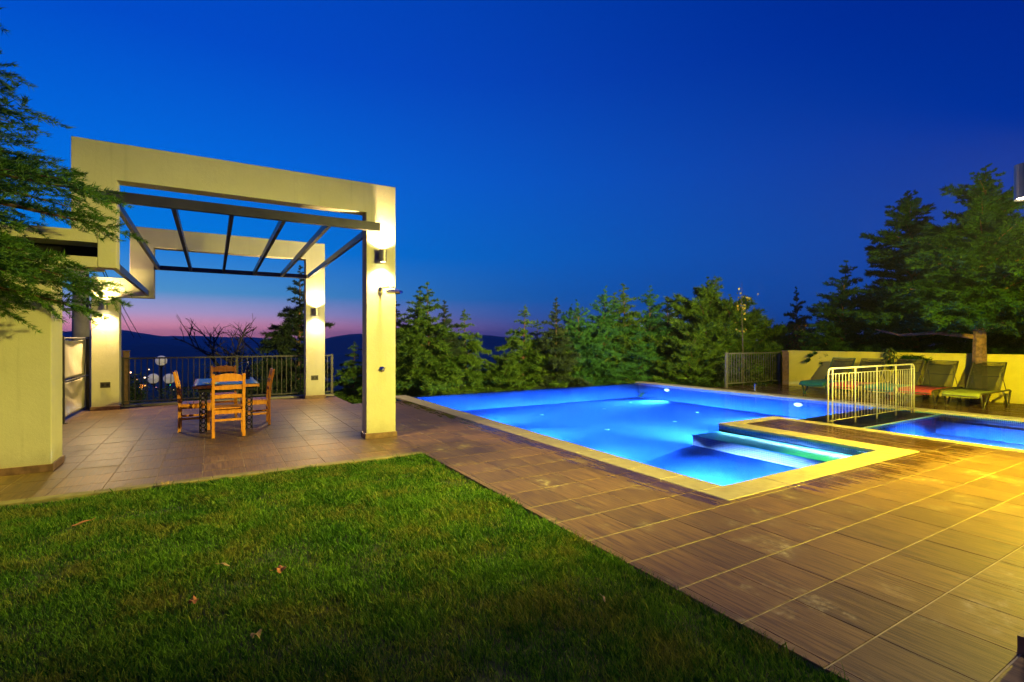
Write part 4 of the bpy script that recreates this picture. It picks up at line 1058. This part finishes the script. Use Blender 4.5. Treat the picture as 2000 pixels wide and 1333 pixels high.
def cable(label, a, b, sag):
    a, b = Vector(a), Vector(b); pts = [a.lerp(b, k/14)-Vector((0, 0, sag*4*(k/14)*(1-k/14))) for k in range(15)]
    tag(MB().tube(pts, 0.014, 5).build('power_cable', M['wire']), label, 'cable', 'cables of the utility pole')
A1 = px_depth(128, 603, 16.4); A2 = px_depth(128, 592, 16.4)
cable('power cable rising left from the lower cross arm of the pole', A2, px_depth(20, 548, 14.0), 0.05)
cable('power cable running left level from the lower cross arm', A1, px_depth(20, 625, 17.0), 0.03)
cable('slack cable running down left behind the canvas screen', px_depth(130, 650, 20.0), px_depth(60, 620, 22.0), 0.05)
cable('thin cable slanting down right of the rear left pillar', px_depth(200, 520, 16.6), px_depth(275, 660, 26.0), 0.1)
cable('second thin cable slanting down beside the rear left pillar', px_depth(196, 520, 16.6), px_depth(262, 660, 28.0), 0.1)
g0 = px_depth(315, 760, 16.4)
t = thing('globe_lamp', 'three globed lamp post beyond the terrace railing', 'lamp post', (g0.x, g0.y, -2.2))
zt = px_depth(315, 705, 16.4).z+2.2
MB().lathe((0, 0, 0), [(0.10, 0), (0.08, 0.15), (0.04, 0.25), (0.035, zt-0.15)], 12).build('post', M['iron'], t, smooth=True)
zl = px_depth(315, 740, 16.4).z+2.2
for s, zc in ((0, zt), (-0.26, zl), (0.26, zl)):
    cx_, cy2 = s*cos(TH), -s*sin(TH)
    prof = [(0.165*sin(a), -0.165*cos(a)) for a in np.linspace(0.25, pi-0.05, 14)]
    gl_ = MB().lathe((cx_, cy2, zc), prof, 20).build('globe', M['globe'], t, smooth=True)
    MB().lathe((cx_, cy2, zc-0.20), [(0.06, 0), (0.07, 0.05), (0.05, 0.06)], 12).build('collar', M['iron'], gl_)
    if s: MB().tube([(0, 0, zl-0.35), (cx_*.6, cy2*.6, zl-0.34), (cx_, cy2, zl-0.2)], 0.018, 6).build('arm', M['iron'], t, smooth=True)
# neighbour's house behind the thick cedar
hp = px_depth(1960, 664, 26.0)
t = thing('neighbour_house', 'low white house with bluish roof behind the thick cedar', 'house', (hp.x, hp.y, -1.2), -TH)
MB().box(-3.2, 7.0, 0, 6, 0, 3.0).build('wall', M['whitewall'], t)
rf = MB().add([(-3.8, -0.9, 2.3), (7.6, -0.9, 2.3), (7.6, 3.0, 3.5), (-3.8, 3.0, 3.5), (-3.8, 6.9, 2.3), (7.6, 6.9, 2.3),
               (-3.8, -0.9, 2.15), (7.6, -0.9, 2.15), (-3.8, 6.9, 2.15), (7.6, 6.9, 2.15)], [(0, 1, 2, 3), (3, 2, 5, 4), (6, 7, 1, 0), (4, 5, 9, 8), (7, 6, 8, 9), (6, 0, 3, 4, 8), (1, 7, 9, 5, 2)]).build('roof', M['roof'], t)
MB().box(-2.0, -1.4, 3.6, 4.2, 2.6, 4.3).build('chimney', M['whitewall'], rf)
for wx in (-2.4, -0.9, 0.6, 2.4):
    w_ = MB().box(wx, wx+0.9, -0.03, 0.02, 0.9, 2.05).build('window', M['whitewall'], t)
    for q in (0, 1): MB().box(wx+0.06+q*0.4, wx+0.44+q*0.4, -0.04, -0.031, 0.96, 1.99).build('pane', M['glass'], w_)
# lights of the town in the valley
TL = [((255, 728), 'small reddish town light above the green shrub', (1.0, 0.45, 0.25), 0.22, 6), ((283, 738), 'small white town light left of the lower globes', (1.0, 0.7, 0.4), 0.22, 6),
      ((276, 755), 'bright orange town light between railing bars', (1.0, 0.30, 0.04), 0.55, 9), ((284, 754), 'small orange town light beside the bright one', (1.0, 0.4, 0.1), 0.22, 6),
      ((263, 759), 'small yellow town light below the bright orange one', (1.0, 0.7, 0.25), 0.2, 6), ((277, 761), 'small white town light under the bright orange one', (1.0, 0.85, 0.6), 0.2, 6),
      ((332, 751), 'green town light under the right globe', (0.05, 1.0, 0.35), 0.25, 6)]
TL += [((246, 745), 'faint town light close to the rear left pillar', (1.0, 0.6, 0.3), 0.14, 4), ((291, 722), 'faint town light left of the top globe', (1.0, 0.6, 0.3), 0.14, 4), ((345, 728), 'faint town light above the left chair', (1.0, 0.7, 0.4), 0.14, 4),
       ((268, 742), 'faint town light left of the small white one', (1.0, 0.5, 0.25), 0.14, 4), ((304, 757), 'faint pinkish town light under the left globe', (1.0, 0.4, 0.4), 0.14, 4), ((340, 762), 'faint town light right of the green one', (1.0, 0.7, 0.4), 0.14, 4)]
for (pxy, lab, col, rr, st_) in TL:
    q = px_depth(pxy[0], pxy[1], 150)
    t = thing('town_light', lab, 'light', (q.x, q.y, q.z-4.0), group='lights of the town in the valley')
    MB().lathe((0, 0, 0), [(0.08, 0), (0.06, 4.0-rr)], 6).build('pole', M['iron'], t)
    MB().lathe((0, 0, 4.0), [(rr*sin(a), -rr*cos(a)) for a in np.linspace(0.2, pi-0.2, 8)], 10).build('lantern', emit('town_lamp_glow', col, st_), t)

# ================================================================== TERRAIN AND HILLS
def terrain_z(r, a):
    return -2.3-0.085*max(0, r-30) if r < 900 else -2.3-0.085*870
vs_, fs_ = [], []
rad = [0.0, 20, 30, 45, 70, 110, 170, 260, 400, 600, 900, 1500, 3000, 6100]; na = 72
for r in rad:
    for k in range(na):
        a = 2*pi*k/na; j = 0 if r < 40 else (vnoise(np.array([10+cos(a)*r*.01]), np.array([10+sin(a)*r*.01]), 1.0, 9)[0]-0.5)*min(r*0.04, 18)
        vs_.append((r*cos(a), r*sin(a), terrain_z(r, a)+j))
for i in range(len(rad)-1):
    for k in range(na):
        fs_.append((i*na+k, (i+1)*na+k, (i+1)*na+(k+1) % na, i*na+(k+1) % na))
tag(MB().add(vs_, fs_).build('terrain', M['terrain'], smooth=True), kind='structure')
def hill(name, dist, prof, depth, seed):
    # prof: list of (pixel column, pixel height of the crest)
    vs, fs = [], []; xs = np.linspace(prof[0][0], prof[-1][0], 160); ys = np.interp(xs, [p[0] for p in prof], [p[1] for p in prof])
    k_ = np.hanning(15); k_ /= k_.sum(); ys = np.convolve(np.pad(ys, 7, mode='edge'), k_, 'valid')
    nn = vnoise(xs*0.03, xs*0+seed, 1.0, seed)*3+vnoise(xs*0.12, xs*0+seed, 1.0, seed+1)*1.6
    rows = [(-1.0, 0.0), (-0.6, 0.35), (-0.25, 0.8), (0.0, 1.0), (0.4, 0.75), (1.0, 0.0)]
    for i, (x, y) in enumerate(zip(xs, ys)):
        c = px_depth(x, y-nn[i]+2, dist); base = -85
        ray = Vector((c.x, c.y, 0)).normalized()
        for q, (o, hh) in enumerate(rows):
            jig = (vnoise(np.array([x*.05]), np.array([q*3.1]), 1.0, seed+4)[0]-0.5)*0.12*(hh > 0)*(hh < 1)
            vs.append((c.x+ray.x*o*depth, c.y+ray.y*o*depth, base+(c.z-base)*(hh+jig)))
    m = len(rows)
    for i in range(len(xs)-1):
        for q in range(m-1): fs.append((i*m+q, (i+1)*m+q, (i+1)*m+q+1, i*m+q+1))
    tag(MB().add(vs, fs).build(name, M['terrain'], smooth=True), kind='structure')
hill('hill', 5000, [(-400, 662), (60, 660), (330, 657), (400, 655), (480, 660), (560, 664), (700, 660), (900, 665), (1300, 662), (1800, 664), (2400, 660)], 900, 21)
hill('hill', 3200, [(-500, 648), (60, 652), (150, 648), (190, 644), (235, 643), (275, 646), (310, 653), (350, 664), (400, 680), (470, 694), (560, 690), (610, 668), (655, 647), (690, 646), (740, 655), (800, 672), (900, 656), (950, 650), (985, 655), (1020, 662), (1100, 680), (1500, 684), (2400, 660)], 600, 22)
hill('hill', 2000, [(-500, 690), (60, 690), (200, 684), (250, 670), (290, 665), (330, 668), (380, 682), (450, 697), (560, 702), (700, 692), (900, 690), (1000, 692), (1500, 698), (2400, 690)], 400, 23)
# evening air in the valley
hz = MB().box(-6200, 6200, -6200, 6200, -150, 90).build('haze', None)
hm = bpy.data.materials.new('evening_haze'); hm.use_nodes = True; hn = hm.node_tree.nodes; hn.remove(hn['Principled BSDF'])
pv = hn.new('ShaderNodeVolumePrincipled'); pv.inputs['Color'].default_value = (0.85, 0.9, 1.0, 1); pv.inputs['Density'].default_value = 0.00018
hm.node_tree.links.new(pv.outputs[0], hn['Material Output'].inputs['Volume'])
hz.data.materials.append(hm); tag(hz, kind='stuff')
